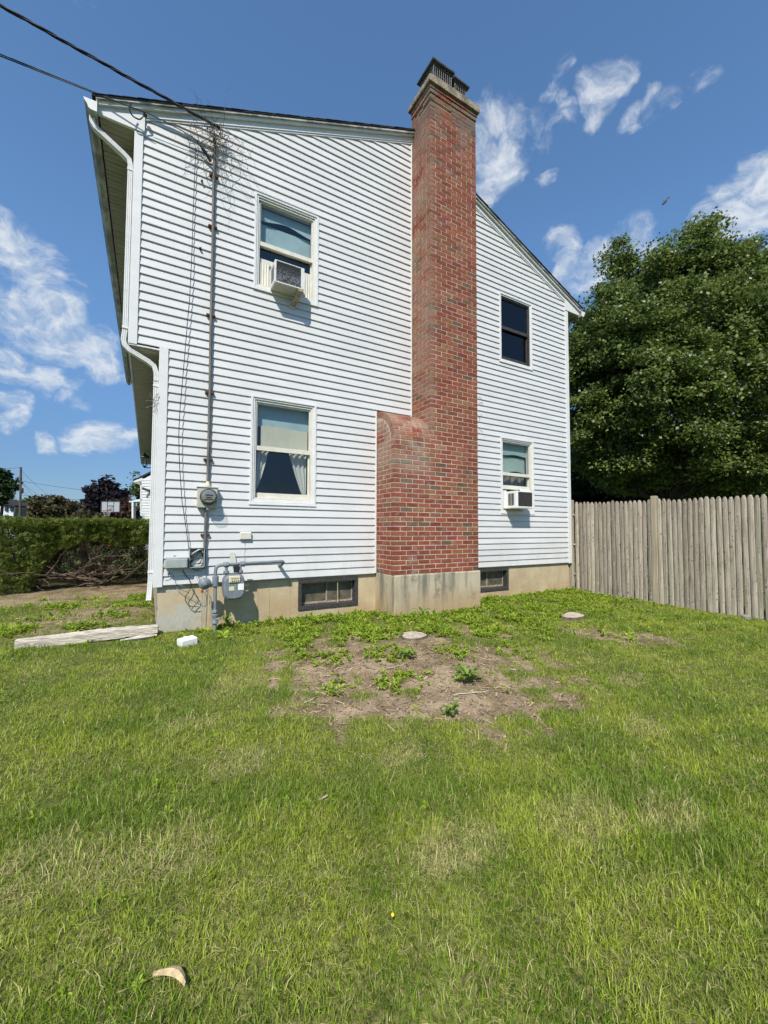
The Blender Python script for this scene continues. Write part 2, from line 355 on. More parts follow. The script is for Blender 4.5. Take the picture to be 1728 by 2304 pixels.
M['cable'] = mat('black_cable', (0.012, 0.013, 0.02), 0.5, 0.4)
M['greycable'] = mat('grey_cable', (0.3, 0.3, 0.29), 0.6, 0.3)
M['greybox'] = mat('grey_green_plastic', (0.33, 0.37, 0.35), 0.5, 0.35, noise=((8, 8, 8), 0.9, 1.06, 4.0)); wash(M['greybox'], (0.5, 0.5, 0.46), (14, 14, 5), 0.5, 0.7, 0.3)
M['conduit'] = mat('weathered_conduit', (0.14, 0.13, 0.115), 0.65, 0.3, noise=((40, 40, 5), 0.6, 1.3, 5.0)); wash(M['conduit'], (0.25, 0.15, 0.08), (18, 18, 3), 0.55, 0.7, 0.5)
M['rust'] = mat('rusty_clamp', (0.10, 0.045, 0.022), 0.85, 0.3, noise=((60, 60, 60), 0.6, 1.5, 4.0))
M['socket'] = mat('meter_socket_paint', (0.47, 0.47, 0.41), 0.5, 0.35, noise=((12, 12, 5), 0.9, 1.05, 5.0)); wash(M['socket'], (0.5, 0.34, 0.14), (24, 24, 5), 0.45, 0.65, 0.6, mask=[('X', 0.44, 0.33)])
M['gas'] = mat('gas_meter_paint', (0.17, 0.20, 0.215), 0.5, 0.4, noise=((20, 20, 20), 0.85, 1.12, 5.0)); wash(M['gas'], (0.32, 0.36, 0.37), (10, 10, 4), 0.5, 0.72, 0.4)
M['plate'] = mat('index_plate', (0.62, 0.57, 0.38), 0.5, 0.4)
M['steel'] = mat('dull_steel', (0.36, 0.37, 0.38), 0.45, 0.5, metal=0.3)
M['cage'] = mat('galvanised_wire', (0.30, 0.31, 0.31), 0.6, 0.3)
M['red'] = mat('red_plastic', (0.5, 0.05, 0.02), 0.5, 0.4)
M['white'] = mat('white_foam', (0.8, 0.8, 0.77), 0.7, 0.2, noise=((25, 25, 25), 0.93, 1.02, 4.0))
M['acw'] = mat('ac_case', (0.70, 0.70, 0.66), 0.5, 0.35, noise=((14, 14, 9), 0.88, 1.04, 5.0)); wash(M['acw'], (0.2, 0.17, 0.12), (24, 24, 14), 0.58, 0.75, 0.7)
M['ac2'] = mat('ac_white_case', (0.76, 0.77, 0.75), 0.45, 0.35)
M['coil'] = mat('condenser_fins', (0.085, 0.088, 0.10), 0.6, 0.4, noise=((60, 60, 60), 0.7, 1.3, 4.0)); wash(M['coil'], (0.62, 0.66, 0.72), (75, 75, 42), 0.47, 0.58, 0.8, mask=[('Z', 4.06, 3.86)])
M['coil2'] = mat('dark_condenser', (0.04, 0.042, 0.045), 0.6, 0.4)
M['accord'] = mat('accordion_panel', (0.66, 0.64, 0.55), 0.55, 0.3, noise=((40, 40, 6), 0.8, 1.05, 4.0))
M['bracket'] = mat('bracket_paint', (0.36, 0.29, 0.2), 0.7, 0.3, noise=((30, 30, 12), 0.6, 1.35, 5.0))
M['shadeT'] = mat('pale_teal_shade', (0.42, 0.54, 0.54), 0.85, 0.1, noise=((3, 3, 3), 0.9, 1.06, 3.0))
M['shadeG'] = mat('pale_green_shade', (0.40, 0.49, 0.40), 0.85, 0.1, noise=((3, 3, 3), 0.88, 1.06, 3.0))
M['shadeC'] = mat('cream_shade', (0.66, 0.60, 0.45), 0.85, 0.1, noise=((4, 4, 2), 0.9, 1.05, 3.0))
M['curtain'] = mat('curtain_fabric', (0.62, 0.59, 0.52), 0.9, 0.1)
M['lace'] = mat('brown_curtain', (0.20, 0.17, 0.13), 0.9, 0.1, noise=((20, 20, 6), 0.5, 1.6, 5.0))
M['inside'] = mat('interior_paint', (0.12, 0.14, 0.17), 0.9, 0.1)
M['glass'] = glassmat('window_glass')
M['screen'] = glassmat('screened_glass', (0.22, 0.22, 0.23), 0.75)
M['dirtyglass'] = mat('dusty_glass', (0.10, 0.09, 0.065), 0.35, 0.5, noise=((9, 9, 9), 0.6, 1.5, 6.0))
M['meterglass'] = glassmat('meter_glass', (0.92, 0.93, 0.92), 1.0)
M['dial'] = mat('meter_face', (0.26, 0.26, 0.23), 0.5, 0.3)
M['soil'] = None
# ------------------------------------------------------------------ ground
def sm(a, b, x): t = np.clip((np.asarray(x, float)-a)/(b-a), 0, 1); return t*t*(3-2*t)
def fbm(x, y, s=1.0, seed=0.0):
    x = np.asarray(x, float)*s; y = np.asarray(y, float)*s; v = 0
    for i, (a, b, c, d) in enumerate([(1.3, .7, 1.1, .45), (-.8, 1.9, 2.3, .28), (3.1, 1.2, .4, .18), (-2.7, 4.3, 5.2, .12), (6.1, -3.3, 1.7, .07), (5.2, 8.1, 3.3, .05)]):
        v = v + d*np.sin(a*x+b*y+c+seed*(i+1.7))*np.cos(b*x*.7-a*y*.9+seed*1.3+i)
    return v
def gz(x, y):
    x = np.asarray(x, float); y = np.asarray(y, float)
    z = -0.555 - 0.047*np.clip(-y, 0, 9) + 0*x
    z = z + 0.05*sm(4.6, 7.0, x)*sm(-0.5, -4, y)                          # a little higher along the fence
    z = z + 0.05*np.exp(-(((x-2.4)/1.5)**2+((y+1.4)/0.8)**2))               # soft mound round the stump
    z = z + 0.11*sm(0.02, -0.12, x)*sm(-0.12, 0.12, y+0.11*np.clip(x, -1.6, 0)+0.0)*sm(9, 6, y)  # bed behind the timber
    near = sm(30, 12, np.hypot(x, y))
    z = z + near*(0.022*fbm(x, y, 1.9, 1)+0.012*fbm(x, y, 5.5, 2))
    z = z - 0.9*sm(8, 30, np.hypot(x-2, y))*0.35
    return z
def dirt(x, y):
    """0..1 how bare the ground is"""
    n = 0.6*fbm(x, y, 2.6, 3)+0.9*fbm(x, y, 7.5, 4)+.5*fbm(x, y, 17., 5)
    e = lambda cx, cy, rx, ry, ang=0.0: ((((x-cx)*math.cos(ang)+(y-cy)*math.sin(ang))/rx)**2+((-(x-cx)*math.sin(ang)+(y-cy)*math.cos(ang))/ry)**2)
    d = sm(1.25, 0.45, e(2.0, -2.2, 1.35, 1.0, -0.58)+n)
    d = np.maximum(d, 0.8*sm(1.2, 0.4, e(4.9, -2.35, 0.8, 0.28, -0.75)+n))
    d = np.maximum(d, 0.75*sm(1.2, 0.4, e(3.3, -1.5, 0.5, 0.25, -0.6)+n))
    d = np.maximum(d, 0.7*sm(1.2, 0.5, e(-0.75, 0.95, 0.85, 0.75, -0.2)+n))
    d = np.maximum(d, 0.8*sm(1.2, 0.5, e(-1.1, 3.5, 1.8, 1.5, 0)+0.5*n))
    return d
STRAW = [(-0.1, -3.35, .17), (-0.5, -3.2, .2), (0.35, -2.85, .13), (1.7, -4.05, .16), (2.1, -4.25, .13), (0.55, -1.75, .14), (0.35, -1.9, .12), (1.2, -3.2, .10), (0.1, -2.3, .12), (1.05, -3.9, .14), (2.9, -3.7, .13), (0.75, -2.4, .10), (3.6, -3.2, .14)]
def straw(x, y):
    n = 0.5*fbm(x, y, 5.0, 13)+.3*fbm(x, y, 11., 14); d = 0*x
    for cx, cy, r in STRAW: d = np.maximum(d, sm(1.6, 0.2, ((x-cx)/(r*1.5))**2+((y-cy)/r)**2+n))
    return d
xs = np.unique(np.concatenate([np.linspace(-4, 9.2, 166), -4-np.geomspace(.1, 2500, 46), 9.2+np.geomspace(.1, 2500, 46)]))
ys = np.unique(np.concatenate([np.linspace(-5.9, 4.5, 131), -5.9-np.geomspace(.1, 2500, 42), 4.5+np.geomspace(.1, 2500, 42)]))
GX, GY = np.meshgrid(xs, ys, indexing='ij'); GZ = gz(GX, GY)
V = np.stack([GX, GY, GZ], -1).reshape(-1, 3); ny = len(ys)
I, J = np.meshgrid(np.arange(len(xs)-1), np.arange(ny-1), indexing='ij'); b0 = (I*ny+J).ravel()
Fq = np.stack([b0, b0+ny, b0+ny+1, b0+1], -1)
gm = mat('ground_soil', (0.2, 0.14, 0.085), 0.95, 0.08); t = gm.node_tree
geo = N(t, 'ShaderNodeNewGeometry')
def nz(scale, det=6.0, off=(0, 0, 0), rough=0.6):
    mpn = N(t, 'ShaderNodeMapping'); mpn.inputs['Scale'].default_value = (scale,)*3; mpn.inputs['Location'].default_value = off
    t.links.new(geo.outputs['Position'], mpn.inputs[0]); n = N(t, 'ShaderNodeTexNoise'); n.inputs['Scale'].default_value = 1.0
    n.inputs['Detail'].default_value = det; n.inputs['Roughness'].default_value = rough; t.links.new(mpn.outputs[0], n.inputs['Vector']); return n.outputs['Fac']
def mixc(f, a, b):
    m_ = N(t, 'ShaderNodeMix', data_type='RGBA'); t.links.new(f, m_.inputs[0])
    for k, c in ((6, a), (7, b)):
        if hasattr(c, 'links'): t.links.new(c, m_.inputs[k])
        else: m_.inputs[k].default_value = (*c, 1)
    return m_.outputs[2]
soil = mixc(mr(nz(3.5), .35, .65, 0, 1, t=t), (0.17, 0.115, 0.072), (0.40, 0.30, 0.20))
soil = mixc(mr(nz(60, 4), .45, .7, 0, .6, t=t), soil, (0.34, 0.27, 0.175))
soil = mixc(mr(nz(24, 5, (3, 1, 2)), .55, .7, 0, .7, t=t), soil, (0.06, 0.04, 0.028))
thatch = mixc(mr(nz(45, 5, (1, 5, 0)), .35, .65, 0, 1, t=t), (0.055, 0.07, 0.016), (0.20, 0.19, 0.065))
green = mixc(mr(nz(.6, 6), .35, .65, 0, 1, t=t), (0.06, 0.085, 0.02), (0.13, 0.15, 0.05))
at_d = N(t, 'ShaderNodeAttribute', attribute_name='bare')
far = N(t, 'ShaderNodeAttribute', attribute_name='far')
c = mixc(at_d.outputs['Fac'], thatch, soil); c = mixc(far.outputs['Fac'], c, green)
t.links.new(c, base_in(gm))
bn = N(t, 'ShaderNodeBump'); bn.inputs['Strength'].default_value = 0.9; bn.inputs['Distance'].default_value = 0.03
t.links.new(ma('ADD', nz(18, 8), ma('MULTIPLY', nz(70, 4), .4, t=t), t=t), bn.inputs['Height']); t.links.new(bn.outputs[0], t.nodes['Principled BSDF'].inputs['Normal'])
gme = np_mesh('ground', V, Fq, gm)
for nm, vals in (('bare', dirt(V[:,0], V[:,1])), ('far', sm(5, 11, np.hypot(V[:,0]-2.5, V[:,1]+1.0)))):
    a_ = gme.attributes.new(nm, 'FLOAT', 'POINT'); a_.data.foreach_set('value', np.asarray(vals, np.float32))
gme.polygons.foreach_set('use_smooth', [True]*len(gme.polygons))
tag(place('ground', gme, None, (0, 0, 0)), kind='structure')

# ------------------------------------------------------------------ house
LAP = 0.1016
RIDGE_X, SL = 3.45, 0.4167
def rake(x, off=0.0): return 6.94 + off - SL*abs(x-RIDGE_X)
WIN = {'UL': (0.945, 1.829, 3.765, 5.052), 'LL': (0.943, 1.825, 0.965, 2.357), 'UR': (5.338, 6.212, 3.735, 5.028), 'LR': (5.336, 6.214, 0.950, 2.338)}
BAS = {'BL': (1.612, 2.490, -0.437, -0.043), 'BR': (4.66, 5.536, -0.425, -0.044)}
CH_X0, CH_XS, CH_X1, CH_Y = 2.785, 3.415, 4.33, -0.51
SHOULDER = 2.40
house = thing('house', (3.45, 4.75, -0.6), 'two-storey white vinyl sided house with brick chimney on its gable wall', 'house')

def clip(poly, fn):
    out = []
    for i in range(len(poly)):
        a, b = poly[i], poly[(i+1) % len(poly)]; fa, fb_ = fn(a), fn(b)
        if fa >= 0: out.append(a)
        if (fa >= 0) != (fb_ >= 0):
            k = fa/(fa-fb_); out.append((a[0]+(b[0]-a[0])*k, a[1]+(b[1]-a[1])*k))
    return out
def subtract(rects, hole):
    res = []; hx0, hx1, hz0, hz1 = hole
    for (x0, x1, z0, z1) in rects:
        if hx0 >= x1 or hx1 <= x0 or hz0 >= z1 or hz1 <= z0: res.append((x0, x1, z0, z1)); continue
        if x0 < hx0: res.append((x0, hx0, z0, z1))
        if hx1 < x1: res.append((hx1, x1, z0, z1))
        a, b = max(x0, hx0), min(x1, hx1)
        if z0 < hz0: res.append((a, b, z0, hz0))
        if hz1 < z1: res.append((a, b, hz1, z1))
    return res
def lap_y(z, zb): return -0.003-0.0172*(1-(z-zb)/LAP)
def siding_course(zb, x0, x1, roofline=True, holes=()):
    """the pieces of one lap course, cut round the openings and along the rake"""
    res = []; rects = [(x0, x1, zb, zb+LAP)]
    for h in holes: rects = subtract(rects, h)
    for (a, b, c, d) in rects:
        poly = [(a, c), (b, c), (b, d), (a, d)]
        if roofline:
            poly = clip(poly, lambda p: 6.935-SL*(RIDGE_X-p[0])-p[1]); poly = clip(poly, lambda p: 6.935-SL*(p[0]-RIDGE_X)-p[1]) if poly else poly
        if len(poly) < 3: continue
        mb = MB(); mb.add([(p[0], lap_y(p[1], zb), p[1]) for p in poly], [tuple(range(len(poly)))])
        if c == zb:
            bx = [p[0] for p in poly if abs(p[1]-zb) < 1e-6]
            if len(bx) >= 2:
                u, v = min(bx), max(bx)
                iu = [i for i, p in enumerate(poly) if abs(p[1]-zb) < 1e-6 and abs(p[0]-u) < 1e-9][0]; iv = [i for i, p in enumerate(poly) if abs(p[1]-zb) < 1e-6 and abs(p[0]-v) < 1e-9][0]
                n = len(mb.v); mb.v += [(v, -0.0180, zb-0.005), (u, -0.0180, zb-0.005), (v, 0.0, zb-0.002), (u, 0.0, zb-0.002)]
                mb.f += [(iu, n+1, n, iv), (n+1, n+3, n+2, n)]; mb.m += [0, 0]
        res.append(mb)
    return res
# backing wall, one sheet with openings
def sheet(rects, holes, y, roofline):
    mb = MB()
    for h in holes: rects = subtract(rects, h)
    for (a, b, c, d) in rects:
        poly = [(a, c), (b, c), (b, d), (a, d)]
        if roofline:
            poly = clip(poly, lambda p: 6.99-SL*(RIDGE_X-p[0])-p[1]); poly = clip(poly, lambda p: 6.99-SL*(p[0]-RIDGE_X)-p[1]) if poly else poly
        if len(poly) >= 3: mb.add([(p[0], y, p[1]) for p in poly], [tuple(range(len(poly)))])
    return mb
wins = [(a+.03, b-.03, c+.03, d-.03) for a, b, c, d in WIN.values()]
gable = sheet([(-0.08, 7.29, 0.0, 2.745), (-0.39, 7.29, 2.745, 7.0)], wins, 0.002, True).build('gable_wall', M['inside'], house)
holes = list(WIN.values())
random.seed(2); k = 0
while k*LAP < 6.9:
    zb = k*LAP
    xl = 0.0 if k < 27 else -0.314
    xr = 2.757 if zb+LAP*0.4 < 2.42 else 3.392
    for (x0, x1) in ((xl, xr), (4.31, 7.205)):
        for m_ in siding_course(zb, x0, x1, True, holes):
            sb_o = m_.build('siding_board', M['vinyl'], gable); sb_o.location.z += random.uniform(-.0012, .0012); sb_o.location.y -= random.uniform(0, .0012); sb_o.rotation_euler.y = random.uniform(-.0004, .0004)
    k += 1
# long front wall (left), its upper storey cantilevered; right wall; rear wall
def plain_wall(name, X, y0, y1, z0, z1, sgn, boards=True):
    w = MB().add([(X, y0, z0), (X, y1, z0), (X, y1, z1), (X, y0, z1)], [(0, 1, 2, 3)]).build(name, M['inside'], house)
    if boards:
        n = int(round((z1-z0)/LAP))
        for i in range(n):
            zb = z0+i*LAP; y_ = [0.003, 0.0155]
            MB().add([(X+sgn*.0155, y0, zb), (X+sgn*.0155, y1, zb), (X+sgn*.003, y1, min(zb+LAP, z1)), (X+sgn*.003, y0, min(zb+LAP, z1)), (X, y0, zb), (X, y1, zb)], [(0, 1, 2, 3), (0, 4, 5, 1)]).build('siding_board', M['vinyl'], w)
    return w
plain_wall('front_wall', -0.075, 0.03, 9.5, 0.0, 2.70, -1)
plain_wall('front_wall', -0.385, 0.03, 9.5, 2.745, 5.19, -1)
plain_wall('side_wall', 7.29, 0.03, 9.5, 0.0, 5.19, 1, False)
MB().add([(-.075, 9.5, 0), (7.29, 9.5, 0), (7.29, 9.5, 5.3), (3.45, 9.5, 6.9), (-.39, 9.5, 5.3), (-.39, 9.5, 2.72), (-.075, 9.5, 2.72)], [(0, 1, 2, 6), (2, 3, 4, 5, 6)]).build('rear_wall', M['inside'], house)
MB().box(-.38, 7.28, 0.02, 9.49, 2.70, 2.74).build('upper_floor', M['inside'], house)
MB().box(-.07, 7.28, 0.02, 9.49, 0.0, 0.03).build('lower_floor', M['inside'], house)
for zc in (0.0, 2.745):
    MB().box(-.05 if zc == 0 else -.37, 7.27, 3.4, 3.46, zc+.04, zc+2.45).build('inner_wall', M['inside'], house)

# corner boards
def corner(xa, xb, z0, z1, side):
    mb = MB(); mb.box(xa, xb, -0.030, 0.004, z0, z1, bev=.003)
    if side < 0: mb.box(xa, xa+.02, 0.004, 0.085, z0, z1, bev=.003)
    else: mb.box(xb-.02, xb, 0.004, 0.085, z0, z1, bev=.003)
    return mb.build('corner_board', M['trim'], house)
corner(-0.092, 0.002, -0.022, 2.735, -1)
corner(-0.402, -0.313, 2.715, 5.19, -1)
corner(7.203, 7.300, -0.02, 5.19, 1)
MB().box(-.402, -.05, -.022, -.004, 2.70, 2.716).build('starter_strip', M['trim'], house)
# J channels beside the chimney
MB().box(2.755, 2.781, -.022, 0.002, 0.0, 2.42, bev=.003).build('edge_channel', M['trim'], house)
MB().box(3.390, 3.413, -.022, 0.002, 2.40, 6.90, bev=.003).build('edge_channel', M['trim'], house)

# rake boards (lower frieze, upper fascia, drip edge) left and right of the ridge
def rake_board(name, m_, x0, x1, o0, o1, y0, y1):
    mb = MB(); f = lambda x, o: rake(x, o)
    mb.prism([(x0, f(x0, o0)), (x1, f(x1, o0)), (x1, f(x1, o1)), (x0, f(x0, o1))], y0, y1); return mb.build(name, m_, house)
for (xa, xb) in ((-0.745, 3.452), (3.452, 7.655)):
    lo = (-0.30, 3.452) if xa < 0 else (3.452, 7.205)
    rake_board('rake_channel', M['trim'], *lo, -0.012, 0.012, -0.026, 0.0)
    rake_board('rake_frieze', M['trim'], *(( -0.40, 3.452) if xa < 0 else (3.452, 7.30)), 0.012, 0.10, -0.036, 0.0)
    rake_board('rake_fascia', M['trim'], xa, xb, 0.085, 0.128, -0.070, -0.036)
    rake_board('drip_edge', M['gutter'], xa-.02, xb+.02, 0.128, 0.152, -0.092, -0.05)
# boxed eave returns
def eave_return(sgn):
    xo = -0.748 if sgn < 0 else 7.650; xi = -0.303 if sgn < 0 else 7.207
    top_o, top_i = rake(xo, 0.09), rake(xi, 0.09)
    mb = MB().prism([(xo, 5.197), (xi, 5.197), (xi, top_i), (xo, top_o)], -0.040, -0.005); return mb.build('eave_return', M['trim'], house)
eave_return(-1); eave_return(1)
# soffits: upper eave (left, right) and under the cantilevered storey
def soffit(x0, x1, z, y0, y1, step=0.15, name='soffit'):
    s = MB().box(x0, x1, y0, y1, z+.012, z+.02).build(name, M['soffit'], house)
    me = None; y = y0
    while y < y1-0.02:
        b = min(y+step, y1)
        mb = MB(); h = (b-y)
        mb.prism([(y+.004, z+.012), (y+.010, z), (y+h*.47, z), (y+h*.5, z+.006), (y+h*.53, z), (b-.006, z), (b-.001, z+.012)], x0+.002, x1-.002, axis='x')
        if me is None or abs(h-step) > 1e-4: me = mb.mesh('soffit_panel', M['soffit'], ((x0+x1)/2, y, z))
        place('soffit_panel', me, s, ((x0+x1)/2, y, z)); y = b
    return s
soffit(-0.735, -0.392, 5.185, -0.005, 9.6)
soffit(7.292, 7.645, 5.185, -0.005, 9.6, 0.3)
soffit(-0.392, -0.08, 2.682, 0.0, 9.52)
MB().box(-.40, -.385, -.002, 9.52, 2.665, 2.72, bev=.003).build('overhang_trim', M['trim'], house)
# fascia boards and gutters
def gutter(sgn):
    X = -0.748 if sgn < 0 else 7.650
    MB().box(min(X, X-.012*sgn*-1), max(X, X-.012*sgn*-1), -.1, 9.62, 5.175, 5.30).build('fascia', M['gutter'], house)
    prof = [(0, 0), (.055, 0.0), (.075, .012), (.09, .05), (.118, .085), (.122, .108), (.108, .108), (.1, .09), (.07, .05), (.055, .014), (.012, .012), (.012, .11), (0, .11)]
    zb = 5.155; pr = [(X+sgn*a, zb+b) for a, b in prof]
    g = MB().prism(pr, -0.10, 9.63).build('gutter', M['gutter'], house)
    MB().prism([(X+sgn*a, zb+b) for a, b in [(0, 0), (.055, 0.0), (.075, .012), (.09, .05), (.118, .085), (.122, .108), (0, .11)]], -0.104, -0.10).build('end_cap', M['trim'], g)
gutter(-1); gutter(1)
# roof: two slopes of shingle courses
roof = MB()
for sgn in (-1, 1):
    xe = -0.80 if sgn < 0 else 7.70
    pr = [(RIDGE_X, rake(RIDGE_X, .150)), (RIDGE_X, rake(RIDGE_X, .168)), (xe, rake(xe, .168)), (xe, rake(xe, .150))]
    roof.prism(pr, -0.100, 9.65)
rf = roof.build('roof', M['shingle'], house)
random.seed(5)
nc = 30
for sgn in (-1, 1):
    xe = -0.80 if sgn < 0 else 7.70
    for i in range(nc):
        xa = xe+(RIDGE_X-xe)*i/nc; xb = xe+(RIDGE_X-xe)*(i+1.15)/nc
        xb = min(xb, RIDGE_X) if sgn < 0 else max(xb, RIDGE_X)
        y0 = -0.103-random.uniform(0, .006); o = .168
        MB().add([(xa, y0, rake(xa, o+.009)), (xa, 9.65, rake(xa, o+.009)), (xb, 9.65, rake(xb, o+.001)), (xb, y0, rake(xb, o+.001)), (xa, y0, rake(xa, o-.001)), (xa, 9.65, rake(xa, o-.001))], [(0, 1, 2, 3), (0, 4, 5, 1), (0, 3, 4)]).build('shingle_course', M['shingle'], rf)

# foundation wall with recessed basement windows
bh = [BAS['BL'], BAS['BR']]
fd = sheet([(-0.045, 7.262, -1.3, 0.012)], bh, 0.022, False)
fd.add([(-0.045, 0.022, -1.3), (-0.045, 9.5, -1.3), (-0.045, 9.5, .012), (-0.045, 0.022, .012)], [(0, 1, 2, 3)])
fd.add([(7.262, 0.022, -1.3), (7.262, 9.5, -1.3), (7.262, 9.5, .012), (7.262, 0.022, .012)], [(0, 1, 2, 3)])
fdn = fd.build('foundation', M['concrete'], house)
for x in (0.42, 0.545, 1.075, 1.22, 1.49, 2.18, 2.60, 5.72, 6.2, 6.75):      # seams left by the form boards
    MB().tube([(x, .021, -1.0), (x+.004, .0205, -.5), (x, .021, -.02)], [.004, .0055, .004], 5).build('form_seam', M['concrete'], fdn)
for key, (a, b, c, d) in BAS.items():
    fr = MB()
    for (p, q, r_, s_) in ((a-.004, b+.004, d-.045, d+.006), (a-.004, b+.004, c-.006, c+.05), (a-.004, a+.042, c+.05, d-.045), (b-.042, b+.004, c+.05, d-.045)):
        fr.box(p, q, 0.004, 0.15, r_, s_, bev=.004)
    w = fr.build('basement_window', M['wframe'], house)
    mid = (a+b)/2
    for (u, v, yy) in ((a+.045, mid+.012, .118), (mid-.012, b-.045, .100)):
        sb = MB()
        for (p, q, r_, s_) in ((u, v, c+.052, c+.078), (u, v, d-.066, d-.047), (u, u+.016, c+.078, d-.066), (v-.016, v, c+.078, d-.066)): sb.box(p, q, yy, yy+.018, r_, s_)
        sb.build('sash', M['bracket'], w)
        MB().box(u+.016, v-.016, yy+.006, yy+.010, c+.078, d-.066).build('pane', M['dirtyglass'], w)
    MB().box(a, b, .15, .16, c, d).build('backing', M['inside'], w)

# windows
def ring(mb, a, b, c, d, w, y0, y1, wt_=None, wb=None, bev=.002, mi=0):
    wt_ = wt_ or w; wb = wb or w
    mb.box(a, a+w, y0, y1, c, d, mi, bev); mb.box(b-w, b, y0, y1, c, d, mi, bev)
    mb.box(a+w, b-w, y0, y1, d-wt_, d, mi, bev); mb.box(a+w, b-w, y0, y1, c, c+wb, mi, bev); return mb
def pane_quad(a, b, y, c, d): return MB().add([(a, y, c), (b, y, c), (b, y, d), (a, y, d)], [(0, 1, 2, 3)])
def window(key, split, low_bottom=None, dark=False, glass='glass'):
    a, b, c, d = WIN[key]; out_m = M['trim']
    cs = MB(); ring(cs, a, b, c, d, .030, -.026, .004, .022, .03)
    ring(cs, a+.028, b-.028, c+.028, d-.02, .026, -.014, .05)
    cs.box(a-.004, b+.004, -.030, .004, c-.014, c+.006, 0, .002)
    w = cs.build('window', out_m, house)
    cm = M['wframe'] if dark else M['cream']
    ring(MB(), a+.052, b-.052, c+.05, d-.044, .024, .0, .11, .03, .03).build('jamb', cm if dark else M['cream'], w)
    ia, ib, ic, id_ = a+.070, b-.070, c+.078, d-.070
    s1 = MB(); ring(s1, ia-.004, ib+.004, split-.03, id_+.004, .026, .016, .044, .03, .058)
    s1.build('upper_sash', cm, w)
    pane_quad(ia+.02, ib-.02, .030, split+.024, id_-.024).build('pane', M[glass], w)
    lb = low_bottom if low_bottom else ic
    s2 = MB(); ring(s2, ia-.004, ib+.004, lb, split+.02, .026, .052, .078, .045, .07)
    s2.build('lower_sash', cm, w)
    pane_quad(ia+.02, ib-.02, .064, lb+.06, split-.02).build('pane', M[glass], w)
    sl = MB().prism([(-.028, c+.004), (.09, c+.042), (.09, c+.006)], a+.03, b-.03, axis='x'); sl.build('sill', out_m, w)
    return w
wUL = window('UL', 4.41, 4.16); wLL = window('LL', 1.69); wUR = window('UR', 4.41, None, True, 'screen'); wLR = window('LR', 1.675, 1.40)
MB().tube([(1.0, -.008, 4.955), (1.02, -.012, 4.965), (1.035, -.010, 4.95)], .007, 6).build('bracket_remnant', M['rust'], wUL)

# ------------------------------------------------------------------ downspout (front left)
def flutepipe(mb, pts, w=.052, d=.07):
    """rectangular corrugated pipe along pts"""
    P = [Vector(p) for p in pts]; rings = []
    for i, p in enumerate(P):
        tdir = (P[min(i+1, len(P)-1)]-P[max(i-1, 0)]).normalized()
        yv = Vector((0, 1, 0)); xv = yv.cross(tdir).normalized(); yv = tdir.cross(xv)
        prof = []
        for (u, v) in [(-1, -.8), (-.85, -1), (-.5, -1), (-.42, -.86), (-.3, -.86), (-.2, -1), (.2, -1), (.3, -.86), (.42, -.86), (.5, -1), (.85, -1), (1, -.8), (1, .8), (.85, 1), (-.85, 1), (-1, .8)]:
            prof.append(p+xv*u*w/2+yv*v*d/2)
        rings.append(prof)
    n = 16; vs = [q for r_ in rings for q in r_]; fs = []
    for i in range(len(P)-1):
        for k_ in range(n): fs.append((i*n+k_, i*n+(k_+1) % n, (i+1)*n+(k_+1) % n, (i+1)*n+k_))
    fs.append(tuple(range(n))); fs.append(tuple((len(P)-1)*n+k_ for k_ in range(n)))
    mb.add(vs, fs); return mb
ds = thing('downspout', (-0.115, 0.02, -0.3), 'white fluted downspout zigzagging down the left corner of the house', 'downspout')
Y0 = 0.02
flutepipe(MB(), [(-.80, Y0, 5.165), (-.80, Y0, 5.11), (-.77, Y0, 5.06), (-.50, Y0, 4.885), (-.445, Y0, 4.84), (-.432, Y0, 4.78)]).build('upper_elbow', M['trim'], ds)
flutepipe(MB(), [(-.432, Y0, 4.78), (-.432, Y0, 2.86)]).build('pipe', M['trim'], ds)
flutepipe(MB(), [(-.432, Y0, 2.87), (-.44, Y0, 2.80), (-.445, Y0, 2.745), (-.43, Y0, 2.69), (-.385, Y0, 2.645), (-.20, Y0, 2.555), (-.14, Y0, 2.51), (-.118, Y0, 2.44), (-.117, Y0, 2.33)]).build('middle_elbow', M['trim'], ds)
flutepipe(MB(), [(-.117, Y0, 2.34), (-.117, Y0, .13)]).build('pipe', M['trim'], ds)
flutepipe(MB(), [(-.117, Y0, .14), (-.118, Y0-.005, .05), (-.125, Y0-.03, -.10), (-.130, Y0-.055, -.165)]).build('outlet_elbow', M['trim'], ds)
for (x, z) in ((-.432, 4.72), (-.432, 2.885), (-.117, 2.28), (-.117, .15)):
    MB().box(x-.030, x+.030, Y0-.040, Y0+.04, z-.012, z+.014, bev=.003).build('strap', M['trim'], ds)
# far-right downspout stub at the rear eave
ds2 = thing('downspout', (7.36, 0.05, -0.6), 'short white downspout elbow under the right eave', 'downspout')
flutepipe(MB(), [(7.70, .22, 5.16), (7.68, .22, 5.06), (7.60, .22, 4.98), (7.40, .22, 4.90), (7.345, .22, 4.83), (7.335, .22, 4.7)]).build('elbow', M['trim'], ds2)
flutepipe(MB(), [(7.335, .22, 4.7), (7.335, .22, -.5)]).build('pipe', M['trim'], ds2)

